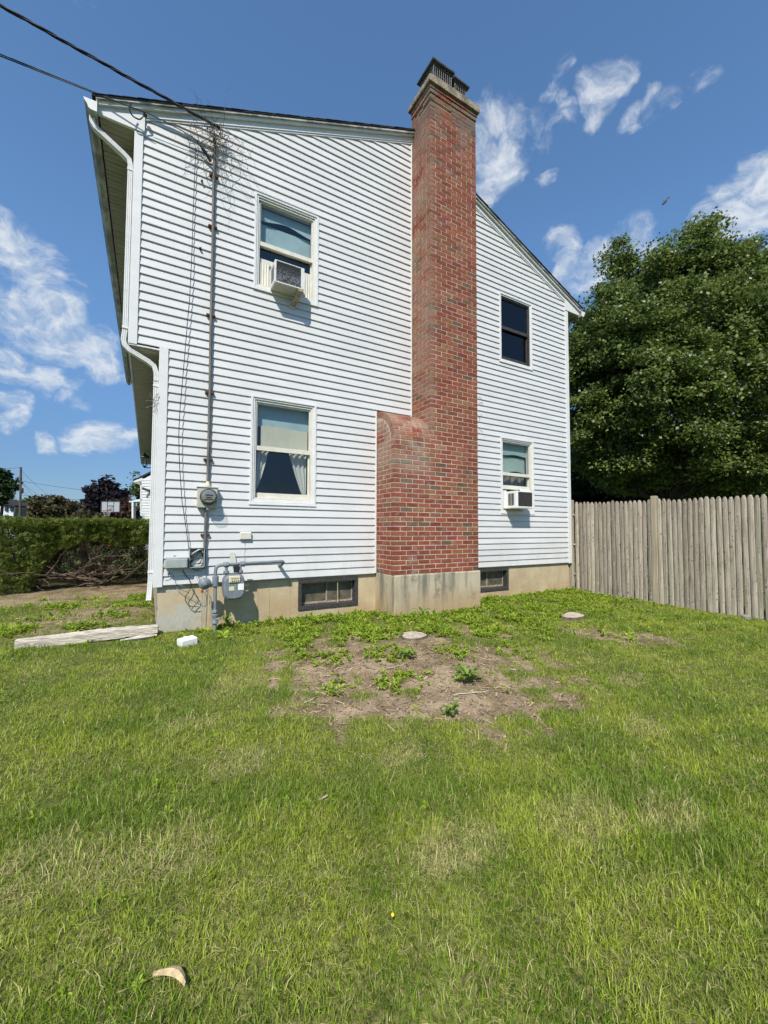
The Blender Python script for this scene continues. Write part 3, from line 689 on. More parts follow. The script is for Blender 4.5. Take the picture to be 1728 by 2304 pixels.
# ------------------------------------------------------------------ chimney
chim = thing('brick_chimney', (3.56, -0.25, -0.55), 'tall red brick chimney with rounded shoulder standing on a concrete footing', 'chimney')
CHH, MOD, BZ = 0.0677, 0.2044, 0.012
NB = 110
random.seed(11)
core = MB()
core.box(CH_XS+.003, CH_X1-.003, CH_Y+.003, 0.02, BZ, 7.03)
core.box(CH_XS+.1, CH_X1-.1, CH_Y+.1, 0.02, 7.0, 7.48)
EY, EZ0, EZ1 = -CH_Y, 1.915, SHOULDER              # shoulder: quarter ellipse in y-z
arc = [(-EY*math.sin(u)*0.992, EZ0+(EZ1-EZ0)*math.cos(u)*0.99) for u in np.linspace(0, math.pi/2, 14)]
core.prism([(0.0, BZ), (0.0, EZ1*.995)] + arc[1:] + [(CH_Y+.003, BZ)], CH_X0+.003, CH_XS+.01, axis='x')
mort = core.build('mortar', M['mortar'], chim)
bricks = []                                        # (center, size, rot_x, tone)
def tone():
    r_ = random.random()
    return 5 if r_ < .06 else 4 if r_ < .10 else 3 if r_ < .22 else 2 if r_ < .42 else 6 if r_ < .58 else 1 if r_ < .78 else 0
J = 0.0115
missing = set()
def brick(x0, x1, y0, y1, z0, z1, rx=0.0, jit=True):
    if x1-x0 < .012 or y1-y0 < .012: return
    j = random.uniform(-.0016, .0016) if jit else 0
    bricks.append((((x0+x1)/2, (y0+y1)/2+j, (z0+z1)/2), (x1-x0, y1-y0, z1-z0), rx, tone()))
def splits(L, first):
    """lengths along a run of length L starting with `first`, then stretchers"""
    out = [(0, first)]; p = first
    while p < L-1e-3:
        q = min(p+MOD, L); 
        if L-q < .03: q = L
        out.append((p, q)); p = q
    return out
for i in range(NB):
    z0 = BZ+i*CHH+J*.5; z1 = BZ+(i+1)*CHH-J*.5
    zc = (z0+z1)/2; xl = CH_X0 if zc < EZ0+.02 else CH_XS
    pr = 0.0
    if i >= NB-2: pr = 0.022 if i == NB-1 else 0.012
    A = i % 2 == 0
    run = splits(CH_X1-xl+2*pr, MOD if A else MOD/2)
    for n_, (p, q) in enumerate(run):
        if i == NB-4 and n_ == 1: continue
        if i == NB-4 and n_ == 0: continue
        last = n_ == len(run)-1
        x0 = xl-pr+p+(0 if n_ == 0 else J/2); x1 = xl-pr+q-(0 if last else J/2)
        dep = (.092 if A else MOD-J/2) if n_ == 0 else ((MOD-J/2 if A else .092) if last and q-p < .12 else .092)
        if n_ == 0: dep = MOD/2-J/2 if A else MOD-J/2
        brick(x0, x1, CH_Y-pr, CH_Y-pr+dep, z0, z1)
    side = splits(EY+pr, MOD/2 if A else MOD)[1:]
    for n_, (p, q) in enumerate(side):
        if i in (NB-3, NB-4) and n_ == 0: continue
        if i == 68 and n_ == 0 and not A: pass
        brick(xl-pr, xl-pr+.092, CH_Y-pr+p+J/2, CH_Y-pr+q-J/2, z0, z1)
        brick(CH_X1+pr-.092, CH_X1+pr, CH_Y-pr+p+J/2, CH_Y-pr+q-J/2, z0, z1)
    if zc >= EZ0+.02 and zc < EZ1-.12:             # side bricks under the arch of the shoulder
        ylim = -max(0, (EY-.10))*math.sqrt(max(0, 1-((z1-EZ0)/(EZ1-EZ0-.10))**2)) if z1 < EZ1-.1 else 0
        y = 0.0; st = MOD/2 if A else MOD
        while y > ylim+.02:
            y2 = max(y-st, ylim); brick(CH_X0, CH_X0+.092, y2+J/2, y-J/2, z0, z1); y = y2; st = MOD
# curved shoulder rows
nrow = 11
for r_ in range(nrow):
    u0, u1 = math.pi/2*(r_)/nrow, math.pi/2*(r_+1)/nrow; um = (u0+u1)/2
    c_ = (-EY*math.sin(um), EZ0+(EZ1-EZ0)*math.cos(um))
    tx = (-EY*math.cos(um), -(EZ1-EZ0)*math.sin(um)); ang = math.atan2(tx[1], tx[0]); ln = math.hypot(*tx)*(u1-u0)
    nrm = (math.sin(um)*-1, math.cos(um)); nl = math.hypot(*nrm)
    run = splits(CH_XS-CH_X0, MOD if r_ % 2 else MOD/2)
    for n_, (p, q) in enumerate(run):
        cy, czz = c_[0]-nrm[0]/nl*.046, c_[1]-nrm[1]/nl*.046
        bricks.append((((CH_X0+p+(0 if n_ == 0 else J/2)+CH_X0+q-J/2)/2, cy, czz), (q-p-J*(.5 if n_ == 0 else 1), ln-J*.8, .092), ang+math.pi, tone()))
def brick_mesh_verts(sz):
    h = [s_/2 for s_ in sz]; return h
bv = 0.0022
cache = {}
def brick_mesh(sz, tn):
    key = (tuple(round(s_, 3) for s_ in sz), tn)
    if key not in cache:
        mb = MB().box(-sz[0]/2, sz[0]/2, -sz[1]/2, sz[1]/2, -sz[2]/2, sz[2]/2, 0, bv); cache[key] = mb.mesh('brick', BR[tn], (0, 0, 0))
    return cache[key]
def bd(b):
    c_ = np.array(b[0]); d_ = np.linalg.norm(c_-CAM)
    if c_[0] > CH_X1-.1 and b[1][0] < .1 and c_[1] > CH_Y+.1: d_ += 50
    return d_
bricks.sort(key=bd)
for b in bricks[:300]:
    place('brick', brick_mesh(b[1], b[3]), chim, b[0], (b[2], 0, 0) if b[2] else None)
rest = MB()
for b in bricks[300:]:
    sz = b[1]; tmp = MB().box(-sz[0]/2, sz[0]/2, -sz[1]/2, sz[1]/2, -sz[2]/2, sz[2]/2, 0, 0)
    ca, sa = math.cos(b[2]), math.sin(b[2])
    rest.add([(b[0][0]+p[0], b[0][1]+p[1]*ca-p[2]*sa, b[0][2]+p[1]*sa+p[2]*ca) for p in tmp.v], tmp.f, b[3])
tag(rest.build('brickwork', BR, chim), kind='stuff')
# bed joints of the loose top courses
for i in range(NB-7, NB):
    z = BZ+i*CHH; MB().box(CH_XS+.004, CH_X1-.004, CH_Y+.004, .0, z-J*.5, z+J*.5).build('bed_joint', M['mortar'], chim)
ft = MB().box(2.787, 4.362, -.528, 0.03, -1.3, BZ-.002, 0, .012)
ft.build('footing', M['footing'], chim)
crown = MB(); ztop = BZ+NB*CHH
crown.prism([(CH_XS-.05, ztop), (CH_X1+.05, ztop), (CH_X1+.055, ztop+.02), (CH_X1+.05, ztop+.085), (CH_X1+.0, ztop+.11), (CH_XS, ztop+.115), (CH_XS-.05, ztop+.085), (CH_XS-.055, ztop+.03)], CH_Y-.052, .03)
M['crown'] = mat('mossy_crown', (0.30, 0.25, 0.19), 0.95, 0.1, noise=((7, 7, 7), 0.5, 1.25, 6.0), bump=(40, 0.8, 0.012))
crown.build('crown', M['crown'], chim)
def cowl(x0, x1, y0, y1, z0, z1, ov, tilt, name='chimney_cowl'):
    cage = MB()
    for (a, b) in (((x0, y0), (x1, y0)), ((x0, y0), (x0, y1)), ((x1, y0), (x1, y1)), ((x0, y1), (x1, y1))):
        L = math.hypot(b[0]-a[0], b[1]-a[1]); n = max(3, int(L/.036))
        for q in range(n+1):
            u = q/n; p = (a[0]+(b[0]-a[0])*u, a[1]+(b[1]-a[1])*u); cage.tube([(*p, z0), (*p, z1)], .0026 if 0 < q < n else .008, 4)
        nz_ = int((z1-z0)/.036)
        for q in range(nz_+1):
            zz = z0+(z1-z0)*q/nz_; cage.tube([(*a, zz), (*b, zz)], .0026, 4)
    c_ = cage.build('mesh_cage', M['cage'], chim)
    lid = MB(); zt = z1+.03
    vs = [(x0-ov, y0-ov, z1-.02), (x1+ov, y0-ov, z1-.02+tilt), (x1+ov, y1+ov, z1-.02+tilt), (x0-ov, y1+ov, z1-.02),
          (x0-ov, y0-ov, z1+.005), (x1+ov, y0-ov, z1+.005+tilt), (x1+ov, y1+ov, z1+.005+tilt), (x0-ov, y1+ov, z1+.005),
          (x0+.05, y0+.05, zt+.03), (x1-.05, y0+.05, zt+.03+tilt), (x1-.05, y1-.05, zt+.03+tilt), (x0+.05, y1-.05, zt+.03)]
    lid.add(vs, [(3, 2, 1, 0), (0, 1, 5, 4), (1, 2, 6, 5), (2, 3, 7, 6), (3, 0, 4, 7), (4, 5, 9, 8), (5, 6, 10, 9), (6, 7, 11, 10), (7, 4, 8, 11), (8, 9, 10, 11)])
    lid.build('cowl_lid', M['lidm'], chim)
    MB().box(x0+.03, x1-.03, y0+.03, y1-.03, z0-.03, z1-.06).build('flue_tile', M['flue_shade'], chim)
M['flue_shade'] = mat('shade_dark_flue', (0.035, 0.032, 0.03), 0.95, 0.1, noise=((9, 9, 9), 0.6, 1.6, 4.0))  # near-black colour puts the shade inside the cowl cages into the flue box
M['lidm'] = mat('weathered_lid', (0.09, 0.09, 0.088), 0.5, 0.4, noise=((12, 12, 12), 0.6, 1.4, 5.0), metal=0.3)
cowl(3.565, 3.915, -.40, -.04, 7.60, 8.03, .045, 0.0)
cowl(3.995, 4.225, -.40, -.12, 7.60, 7.98, .045, -.02)
# ------------------------------------------------------------------ things on the wall
def wpath(lst, ox, oy, s, Y): return [wp(ox+a/s, oy+b/s, Y) for a, b in lst]
# electric meter
em = thing('electric_meter', (.45, -.05, .89), 'round glass electric meter on a rust-stained socket box', 'meter')
sk = MB().box(.340, .560, -.098, -.004, .893, 1.136, 0, .006).build('socket_box', M['socket'], em)
MB().box(.332, .568, -.108, -.004, 1.130, 1.142, 0, .003).build('box_hood', M['socket'], sk)
MB().lathe([(.094, 0), (.096, .012), (.096, .030), (.090, .034)], (.456, -.097, 1.022), (0, -1, 0), 28).build('retaining_ring', M['coil2'], em, smooth=40)
MB().lathe([(.0, 0), (.076, 0), (.076, .05), (.068, .058)], (.456, -.118, 1.022), (0, -1, 0), 28).build('dial_face', M['dial'], em, smooth=40)
for (x0, x1, z0, z1) in ((.415, .497, 1.030, 1.044), (.425, .487, 1.004, 1.014), (.405, .507, .982, .990)):
    MB().box(x0, x1, -.180, -.174, z0, z1).build('register', M['black'], em)
MB().lathe([(.086, 0), (.086, .075), (.080, .092), (.064, .104), (.03, .110), (.001, .111)], (.456, -.128, 1.022), (0, -1, 0), 32).build('glass_dome', M['meterglass'], em, smooth=60)
MB().box(.435, .462, -.112, -.098, .862, .902, 0, .003).build('seal_tag', M['steel'], em)
# conduit
cd = thing('conduit', (.447, -.045, .18), 'grey service conduit running up the wall from the electric meter', 'conduit')
MB().tube([(.452, -.045, 1.21), (.452, -.045, 2.4), (.446, -.047, 3.2), (.448, -.045, 4.1), (.442, -.045, 4.9), (.446, -.05, 5.5)], .0165, 10).build('mast', M['conduit'], cd, smooth=50)
MB().tube([(.440, -.045, .90), (.437, -.045, .60), (.432, -.045, .20)], .0165, 10).build('lower_run', M['conduit'], cd, smooth=50)
MB().lathe([(.030, 0), (.034, .012), (.034, .03), (.022, .045), (.020, .07)], (.452, -.05, 1.140), (0, 0, 1), 10).build('hub_fitting', M['plate'], cd, smooth=40)
MB().lathe([(.02, 0), (.03, .006), (.03, .03), (.02, .04)], (.432, -.045, .165), (0, 0, 1), 10).build('end_fitting', M['conduit'], cd, smooth=40)
for z, x in ((4.37, .444), (3.25, .446), (2.29, .452), (1.475, .452), (5.02, .443)):
    MB().box(x-.052, x+.052, -.052, -.012, z-.012, z+.012, 0, .004).build('clamp', M['rust'], cd)
MB().box(.437-.05, .437+.05, -.05, -.012, .558, .582, 0, .004).build('clamp', M['rust'], cd)
# weatherhead and service drop cables
def cable_pts(p0, p1, sag, n=22):
    P0, P1 = Vector(p0), Vector(p1); return [P0.lerp(P1, k/n)-Vector((0, 0, sag*4*(k/n)*(1-k/n))) for k in range(n+1)]
def twist(pts, r, ph, pitch=.55):
    out = []; s_ = 0
    for i, p in enumerate(pts):
        if i: s_ += (pts[i]-pts[i-1]).length
        an = 2*math.pi*s_/pitch+ph; out.append(p+Vector((0, math.cos(an)*r, math.sin(an)*r)))
    return out
def line_through(p_end, px, py, D, length, sag, n):
    A = Vector(p_end); B = Vector(at(px, py, D)); d_ = (B-A); return [A+d_*(length*k/n)+Vector((0, 0, sag*(k/n)*(k/n))) for k in range(n+1)]
sd = thing('service_cable', (.42, -.1, 5.6), 'thick twisted black service drop cable running to the mast', 'cable', 'overhead cables')
base = line_through((.49, -.15, 5.56), 0, 15, 3.98, 8.0, 0.9, 190)
for k_, rr in ((0, .0095), (2.1, .0095), (4.2, .006)):
    MB().tube(twist(base, .010, k_), rr, 6).build('strand', M['cable'], sd, smooth=60)
tv = thing('phone_cable', (-.29, -.1, 5.36), 'thin pair of black communication cables clamped at the frieze corner', 'cable', 'overhead cables')
b2 = line_through((-.30, -.15, 5.34), 0, 128, 4.15, 8.0, 0.7, 60)
for dz in (0, .022):
    MB().tube([p+Vector((0, 0, dz*min(1, i/8))) for i, p in enumerate(b2)], .006, 6).build('strand', M['cable'], tv, smooth=60)
MB().tube(bez([(-.30, -.13, 5.37), (-.02, -.115, 5.36), (.17, -.10, 5.345), (.28, -.09, 5.30)], 6), .0055, 6).build('jumper', M['cable'], tv, smooth=60)
MB().tube(bez([(-.44, -.13, 5.40), (-.45, -.12, 5.32), (-.42, -.11, 5.275), (-.36, -.10, 5.275), (-.325, -.10, 5.32), (-.31, -.12, 5.37)], 6), .0075, 6).build('drip_loop', M['cable'], tv, smooth=60)
MB().lathe([(.014, 0), (.02, .01), (.02, .03), (.01, .05)], (-.30, -.06, 5.37), (0, -1, 0), 10).build('insulator', M['black'], tv, smooth=40)
MB().tube([(.10, -.10, 5.352), (.17, -.10, 5.345)], [.012, .012], 8).build('clamp_sleeve', M['steel'], tv, smooth=40)
MB().tube(bez([(.24, -.09, 5.33), (.30, -.08, 5.27), (.36, -.07, 5.22), (.40, -.06, 5.17)], 6), [.010]*6+[.016]*6+[.018]*7, 8).build('splice', M['cable'], tv, smooth=60)
dc = thing('drop_wire', (.28, -.03, .42), 'thin black wire hanging loose down the siding into the open box', 'cable')
pp = wpath([(850, 440), (855, 540), (890, 575), (945, 580), (975, 690), (960, 900), (945, 1300), (930, 1650), (915, 2150)], 300, 240, 6.9136, -.045)
pp += wpath([(1112, 340), (1085, 870), (1052, 1250), (1010, 1750), (985, 2050)], 270, 540, 6.9136, -.06)
pp += wpath([(680, 300), (655, 600), (640, 900), (640, 1100), (648, 1400), (668, 1700), (690, 2000)], 310, 840, 6.9136, -.07)
pp += wpath([(712, 200), (745, 430), (775, 640), (796, 800)], 310, 1120, 6.9136, -.05)
MB().tube(bez(pp, 5), .0042, 5).build('wire', M['cable'], dc, smooth=60)
for z in (4.9, 4.05):
    MB().box(.30, .322, -.05, -.012, z-.006, z+.006).build('clip', M['black'], dc)
# grey utility box, open box
ub = thing('utility_box', (.135, -.07, .19), 'closed grey plastic utility box mounted beside the corner board', 'utility box')
MB().box(.022, .252, -.125, -.015, .190, .300, 0, .012).build('case', M['greybox'], ub)
MB().box(.018, .256, -.118, -.02, .296, .312, 0, .006).build('lid_edge', M['greybox'], ub)
for z in (.215, .24, .265): MB().box(.250, .258, -.11, -.09, z, z+.012).build('latch', M['black'], ub)
MB().lathe([(.007, 0), (.009, .01), (.009, .02)], (.018, -.09, .225), (-1, 0, 0), 8).build('knob', M['steel'], ub)
MB().box(.105, .135, -.02, -.012, .318, .335, 0, .003).build('hanger', M['steel'], ub)
ob = thing('open_box', (.35, -.05, .19), 'open grey junction box with tangled black cables and a silver bundle', 'junction box')
x0, x1, z0, z1 = .268, .432, .190, .420
bx = MB(); bx.box(x0, x1, -.016, -.010, z0, z1)
for (a, b, c, d) in ((x0, x0+.006, z0, z1), (x1-.006, x1, z0, z1), (x0, x1, z0, z0+.006), (x0, x1, z1-.006, z1)): bx.box(a, b, -.085, -.012, c, d)
bx.build('case', M['greybox'], ob)
MB().box(x0+.01, x1-.01, -.022, -.016, z0+.02, z1-.05).build('back_plate', M['acw'], ob)
MB().tube(bez([(.283, -.05, .335), (.33, -.065, .37), (.375, -.07, .398), (.405, -.06, .392), (.418, -.05, .36)], 6), .011, 8).build('silver_bundle', M['steel'], ob, smooth=60)
random.seed(3)
for pts in ([(.282, -.04, .25), (.33, -.06, .32), (.40, -.06, .385), (.418, -.05, .33), (.40, -.05, .27), (.37, -.05, .22)], [(.285, -.05, .30), (.33, -.06, .34), (.39, -.06, .37), (.42, -.05, .30)], [(.28, -.03, .235), (.34, -.06, .285), (.41, -.06, .295)], [(.29, -.04, .33), (.31, -.06, .29), (.285, -.05, .24), (.30, -.04, .2)], [(.30, -.05, .21), (.32, -.07, .17), (.36, -.07, .155), (.38, -.06, .165)]):
    MB().tube(bez(pts, 6), .0045, 6).build('coil', M['cable'], ob, smooth=60)
MB().tube([(.355, -.05, .195), (.358, -.055, .165), (.352, -.06, .150)], [.008, .010, .006], 6).build('plug', M['steel'], ob)
lw = thing('loose_wires', (.25, -.05, -.3), 'loose grey and black wires looping below the utility box over the foundation', 'wires')
def lwire(lst, Y, r_, m_='cable'): MB().tube(bez(wpath(lst, 310, 1120, 6.9136, Y), 6), r_, 5).build('wire', M[m_], lw, smooth=60)
lwire([(700, 1130), (740, 1200), (800, 1270), (830, 1370), (790, 1470), (745, 1530), (745, 1600), (790, 1670), (850, 1695), (940, 1690)], -.03, .0042)
lwire([(830, 1385), (880, 1480), (935, 1560), (935, 1620), (890, 1670), (840, 1730)], -.02, .0042)
lwire([(530, 1160), (570, 1260), (590, 1330), (660, 1360), (730, 1385)], -.03, .0025, 'greycable')
lwire([(610, 1390), (630, 1440), (760, 1520), (920, 1600), (1010, 1645), (1035, 1600), (1040, 1480), (1010, 1450)], -.01, .003, 'greycable')
lwire([(1060, 1150), (1060, 1260), (1050, 1440), (1035, 1700), (1020, 1950)], -.02, .0032, 'greycable')
lwire([(1075, 1480), (1105, 1500), (1120, 1650), (1135, 1960)], -.012, .0032, 'greycable')
lwire([(400, 1240), (470, 1225), (500, 1160)], -.04, .004)
lwire([(900, 1170), (915, 1240), (950, 1310)], -.08, .003, 'greycable')
# small sensor box
sb = thing('sensor_box', (.905, -.03, .505), 'small cream plastic box on the siding above the gas meter', 'sensor box')
MB().box(.832, .978, -.052, -.012, .508, .606, 0, .012).build('case', M['plate_cream'] if 'plate_cream' in M else M['cream'], sb)
MB().tube(bez([(.90, -.02, .51), (.905, -.018, .42), (.90, -.018, .33), (.885, -.05, .24)], 6), .0022, 5).build('lead', M['greycable'], sb)
# gas meter assembly
gmt = thing('gas_meter', (.64, -.2, -.55), 'blue-grey gas meter with regulator and pipework against the foundation', 'gas meter')
YP = -.205
def gpipe(name, pts, r_, parent=gmt, n=12): return MB().tube(pts, r_, n).build(name, M['gas'], parent, smooth=50)
gpipe('riser', [(.545, YP, -.62), (.545, YP, -.44)], .019); gpipe('riser', [(.545, YP, -.36), (.540, YP, .06)], .0175)
vb = MB().lathe([(.022, 0), (.034, .01), (.034, .035), (.026, .045), (.026, .075), (.034, .085), (.034, .11), (.022, .118)], (.545, YP, -.46), (0, 0, 1), 12).build('shutoff_valve', M['gas'], gmt, smooth=40)
MB().box(.538, .60, YP-.03, YP+.0, -.415, -.39, 0, .005).build('valve_key', M['gas'], vb)
MB().lathe([(.028, 0), (.034, .008), (.034, .03), (.028, .04)], (.542, YP, -.335), (0, 0, 1), 6).build('union_nut', M['gas'], gmt, smooth=30)
rg = MB().lathe([(.030, 0), (.064, .008), (.068, .02), (.068, .034), (.062, .045), (.034, .06), (.030, .085), (.018, .092)], (.425, YP+.02, .015), (0, -1, 0), 24).build('regulator', M['gas'], gmt, smooth=45)
MB().lathe([(.012, 0), (.016, .006), (.016, .028), (.010, .032)], (.425, YP-.072, .015), (0, -1, 0), 6).build('cap', M['gas'], rg, smooth=30)
gpipe('stub', [(.470, YP, .01), (.56, YP, .01)], .020)
MB().lathe([(.024, 0), (.036, .008), (.036, .12), (.024, .128)], (.541, YP, -.03), (0, 0, 1), 10).build('tee_fitting', M['gas'], gmt, smooth=40)
MB().lathe([(.010, 0), (.014, .004), (.014, .03), (.008, .036)], (.398, YP-.01, -.088), (0, 0, 1), 8).build('vent_cap', M['red'], gmt)
MB().lathe([(.012, 0), (.020, .006), (.020, .02), (.012, .028)], (.432, YP-.01, -.085), (0, 0, 1), 8).build('vent', M['steel'], gmt)
MB().tube([(.352, YP-.01, .095), (.372, YP-.015, .062)], .005, 6).build('vent_pin', M['gas'], gmt)
gpipe('inlet_bend', bez([(.540, YP, .07), (.539, YP, .15), (.552, YP, .197), (.60, YP, .218), (.655, YP, .220)], 6), .0195)
gpipe('header', [(.655, YP, .220), (.85, YP, .228)], .0175); gpipe('outlet_run', [(.85, YP, .228), (1.315, YP, .236)], .0175)
for x in (.655, .842): MB().lathe([(.022, 0), (.032, .006), (.032, .058), (.022, .064)], (x-.032, YP, .222), (1, 0, 0), 12).build('tee_fitting', M['gas'], gmt, smooth=40)
for x in (.658, .815):
    gpipe('neck', [(x, YP, .225), (x, YP, .10)], .016)
    MB().lathe([(.022, 0), (.034, .006), (.034, .032), (.022, .038)], (x, YP, .115), (0, 0, 1), 8).build('swivel_nut', M['gas'], gmt, smooth=30)
gpipe('wall_elbow', bez([(1.29, YP, .236), (1.325, YP+.005, .232), (1.338, YP+.03, .215), (1.340, -.10, .185), (1.340, .01, .165)], 6), .022)
mbod = MB()
outl = [(.622, .045), (.640, .085), (.690, .105), (.790, .103), (.838, .08), (.855, .035), (.862, -.06), (.852, -.13), (.82, -.172), (.735, -.186), (.662, -.178), (.630, -.14), (.618, -.06)]
mbod.prism(outl, YP-.075, YP+.06)
sc_ = [(.7385+(x-.7385)*.86, -.045+(z+.045)*.86) for x, z in outl]; n_ = len(outl)
mbod.add([(x, YP-.075, z) for x, z in outl]+[(x, YP-.098, z) for x, z in sc_], [(i, (i+1) % n_, n_+(i+1) % n_, n_+i) for i in range(n_)]+[tuple(range(n_, 2*n_))])
mbod.add([(x, YP+.06, z) for x, z in outl]+[(x, YP+.085, z) for x, z in sc_], [(i, n_+i, n_+(i+1) % n_, (i+1) % n_) for i in range(n_)]+[tuple(reversed(range(n_, 2*n_)))])
body = mbod.build('meter_body', M['gas'], gmt)
MB().prism([(x*1.0+(x-.7385)*.06, z+(z+.045)*.06) for x, z in outl], YP-.02, YP-.004).build('flange', M['gas'], body)
ix = MB().box(.672, .798, YP-.115, YP-.07, .018, .095, 0, .006).build('index_plate', M['plate'], gmt)
for k_ in range(4): MB().lathe([(.001, 0), (.0085, 0), (.0085, .003)], (.705+k_*.021, YP-.1145, .066), (0, -1, 0), 10).build('dial', M['dial'], ix)
for k_ in range(4): MB().box(.702+k_*.022, .716+k_*.022, YP-.117, YP-.1145, .030, .042).build('digit_drum', M['black'], ix)
MB().box(.775, .842, YP-.1025, YP-.097, -.075, .0, 0, .002).build('label_sticker', M['white'], gmt); MB().box(.676, .735, YP-.1025, YP-.097, -.075, -.028, 0, .002).build('label_sticker', M['plate'], gmt)
MB().box(.735, .80, YP-.03, YP-.02, .125, .205, 0, .003).build('hanging_tag', M['black'], gmt)
MB().add([(.716, -.022, .352), (.780, -.022, .352), (.798, -.06, .21), (.734, -.06, .21), (.716, -.018, .352), (.780, -.018, .352), (.798, -.056, .21), (.734, -.056, .21)], [(0, 1, 2, 3), (4, 7, 6, 5), (0, 4, 5, 1), (1, 5, 6, 2), (2, 6, 7, 3), (3, 7, 4, 0)]).build('support_strap', M['socket'], gmt)

# ------------------------------------------------------------------ air conditioners
def louver_front(mb, x0, x1, y, z0, z1, n, mi=0):
    for k_ in range(n):
        z = z0+(z1-z0)*(k_+.5)/n; mb.box(x0, x1, y-.004, y+.006, z-.0022, z+.0022, mi)
ac = thing('air_conditioner', (1.36, -.1, 3.8), 'old window air conditioner with peeling fins in the upper left window', 'air conditioner')
AX0, AX1, AZ0, AZ1, AY = 1.163, 1.553, 3.792, 4.085, -.245
cse = MB(); ring(cse, AX0, AX1, AZ0, AZ1, .02, AY, .10, .014, .016, .003)
cse.box(AX1-.045, AX1-.018, AY, .05, AZ0+.01, AZ1-.01, 0, .002)
cse.build('case', M['acw'], ac)
MB().box(AX0+.018, AX1-.045, AY+.014, AY+.03, AZ0+.016, AZ1-.014).build('condenser_coil', M['coil'], ac)
fin = MB()
for k_ in range(26):
    z = AZ0+.02+k_*.0100; fin.box(AX0+.018, AX1-.045, AY+.007, AY+.012, z, z+.002)
tag(fin.build('fins', M['coil'], ac), kind='stuff')
bp_ = MB()
for k_ in range(7): bp_.box(AX0+.02, AX1-.02, AY+.02+k_*.022, AY+.03+k_*.022, AZ0-.006, AZ0+.001)
tag(bp_.build('bottom_louvers', M['acw'], ac), kind='stuff')
sv = MB()
for k_ in range(6): sv.box(AX0-.002, AX0+.004, AY+.05+k_*.022, AY+.06+k_*.022, AZ0+.05, AZ1-.05)
tag(sv.build('side_vents', M['coil2'], ac), kind='stuff')
br_ = MB().add([(1.475, -.24, 3.800), (1.54, -.24, 3.800), (1.54, -.245, 3.765), (1.475, -.245, 3.765), (1.440, -.02, 3.680), (1.495, -.02, 3.680), (1.495, -.02, 3.640), (1.440, -.02, 3.640)], [(0, 1, 2, 3), (4, 7, 6, 5), (0, 4, 5, 1), (1, 5, 6, 2), (2, 6, 7, 3), (3, 7, 4, 0)]).build('support_bracket', M['bracket'], ac)
MB().box(1.432, 1.503, -.03, -.012, 3.632, 3.662, 0, .003).build('foot_plate', M['trim'], br_)
for (a, b) in ((1.015, AX0), (AX1, 1.765)):
    pl = MB(); n = int((b-a)/.016)
    vs = []; 
    for k_ in range(n+1): vs += [(a+(b-a)*k_/n, .028+(.010 if k_ % 2 else 0), 3.815), (a+(b-a)*k_/n, .028+(.010 if k_ % 2 else 0), 4.165)]
    pl.add(vs, [(2*k_, 2*k_+2, 2*k_+3, 2*k_+1) for k_ in range(n)]); pl.build('accordion_panel', M['accord'], ac)
ac2 = thing('air_conditioner', (5.68, -.1, 1.04), 'newer white window air conditioner with black grille in the lower right window', 'air conditioner')
BX0, BX1, BZ0, BZ1, BY = 5.468, 5.905, 1.045, 1.340, -.255
c2 = MB(); ring(c2, BX0, BX1, BZ0, BZ1, .022, BY, .10, .018, .02, .004); c2.box(BX0+.02, BX0+.05, BY, .05, BZ0+.015, BZ1-.015, 0, .002)
c2.build('case', M['ac2'], ac2)
MB().box(BX0+.05, BX1-.02, BY+.016, BY+.03, BZ0+.018, BZ1-.016).build('condenser_coil', M['coil2'], ac2)
g2 = MB(); louver_front(g2, BX0+.05, BX1-.02, BY+.006, BZ0+.02, BZ1-.018, 17); tag(g2.build('grille', M['conduit'], ac2), kind='stuff')
for (a, b) in ((BY+.055, BY+.115), (BY+.125, BY+.185)): MB().box(BX0-.003, BX0+.004, a, b, BZ0+.04, BZ1-.04).build('side_vent', M['coil'] if 0 else M['conduit'], ac2)
MB().box(BX0-.035, BX1+.01, BY-.006, .02, BZ0-.016, BZ0-.004, 0, .003).build('support_shelf', M['cream'], ac2)
MB().box(5.405, BX0, -.03, .05, 1.03, 1.36, 0, .004).build('filler_panel', M['ac2'], ac2)
MB().box(BX1, 6.145, .02, .05, 1.03, 1.41, 0, .004).build('filler_panel', M['ac2'], ac2)

# ------------------------------------------------------------------ behind the panes
def drape(name, fn, nu, nv, m_, label, cat, group=None):
    vs = [fn(u/nu, v/nv) for u in range(nu+1) for v in range(nv+1)]; fs = [(u*(nv+1)+v, (u+1)*(nv+1)+v, (u+1)*(nv+1)+v+1, u*(nv+1)+v+1) for u in range(nu) for v in range(nv)]
    return tag(MB().add(vs, fs).build(name, m_, None, smooth=80), label, cat, group)
drape('curtain', lambda u, v: (1.03+(.03+.15*(1-v)**.8)*u+.0*v, .125+.016*math.sin(u*17)*(1-.6*v), 1.68-.52*v), 24, 8, M['curtain'], 'pale curtain tied back at the left side of the lower left window', 'curtain')
drape('curtain', lambda u, v: (1.735-(.06+.19*(1-v)**.9)*u, .125+.016*math.sin(u*19)*(1-.5*v), 1.68-.56*v), 24, 8, M['curtain'], 'pale curtain tied back at the right side of the lower left window', 'curtain')
drape('window_shade', lambda u, v: (1.10+.64*u, .105, 1.70+(.305+.008*math.sin(u*5))*v), 12, 4, M['shadeC'], 'cream roller shade behind the upper sash of the lower left window', 'shade')
drape('window_shade', lambda u, v: (1.02+.74*u, .13, 2.0+.30*v), 8, 3, M['shadeT'], 'grey-blue upper shade in the lower left window', 'shade')
drape('window_shade', lambda u, v: (1.02+.74*u, .10, 4.95-(.17+.045*math.sin(u*3.4-.1)*-1+.01*math.sin(u*9))*v), 20, 3, M['shadeT'], 'pale teal shade with wavy hem at the top of the upper left window', 'shade')
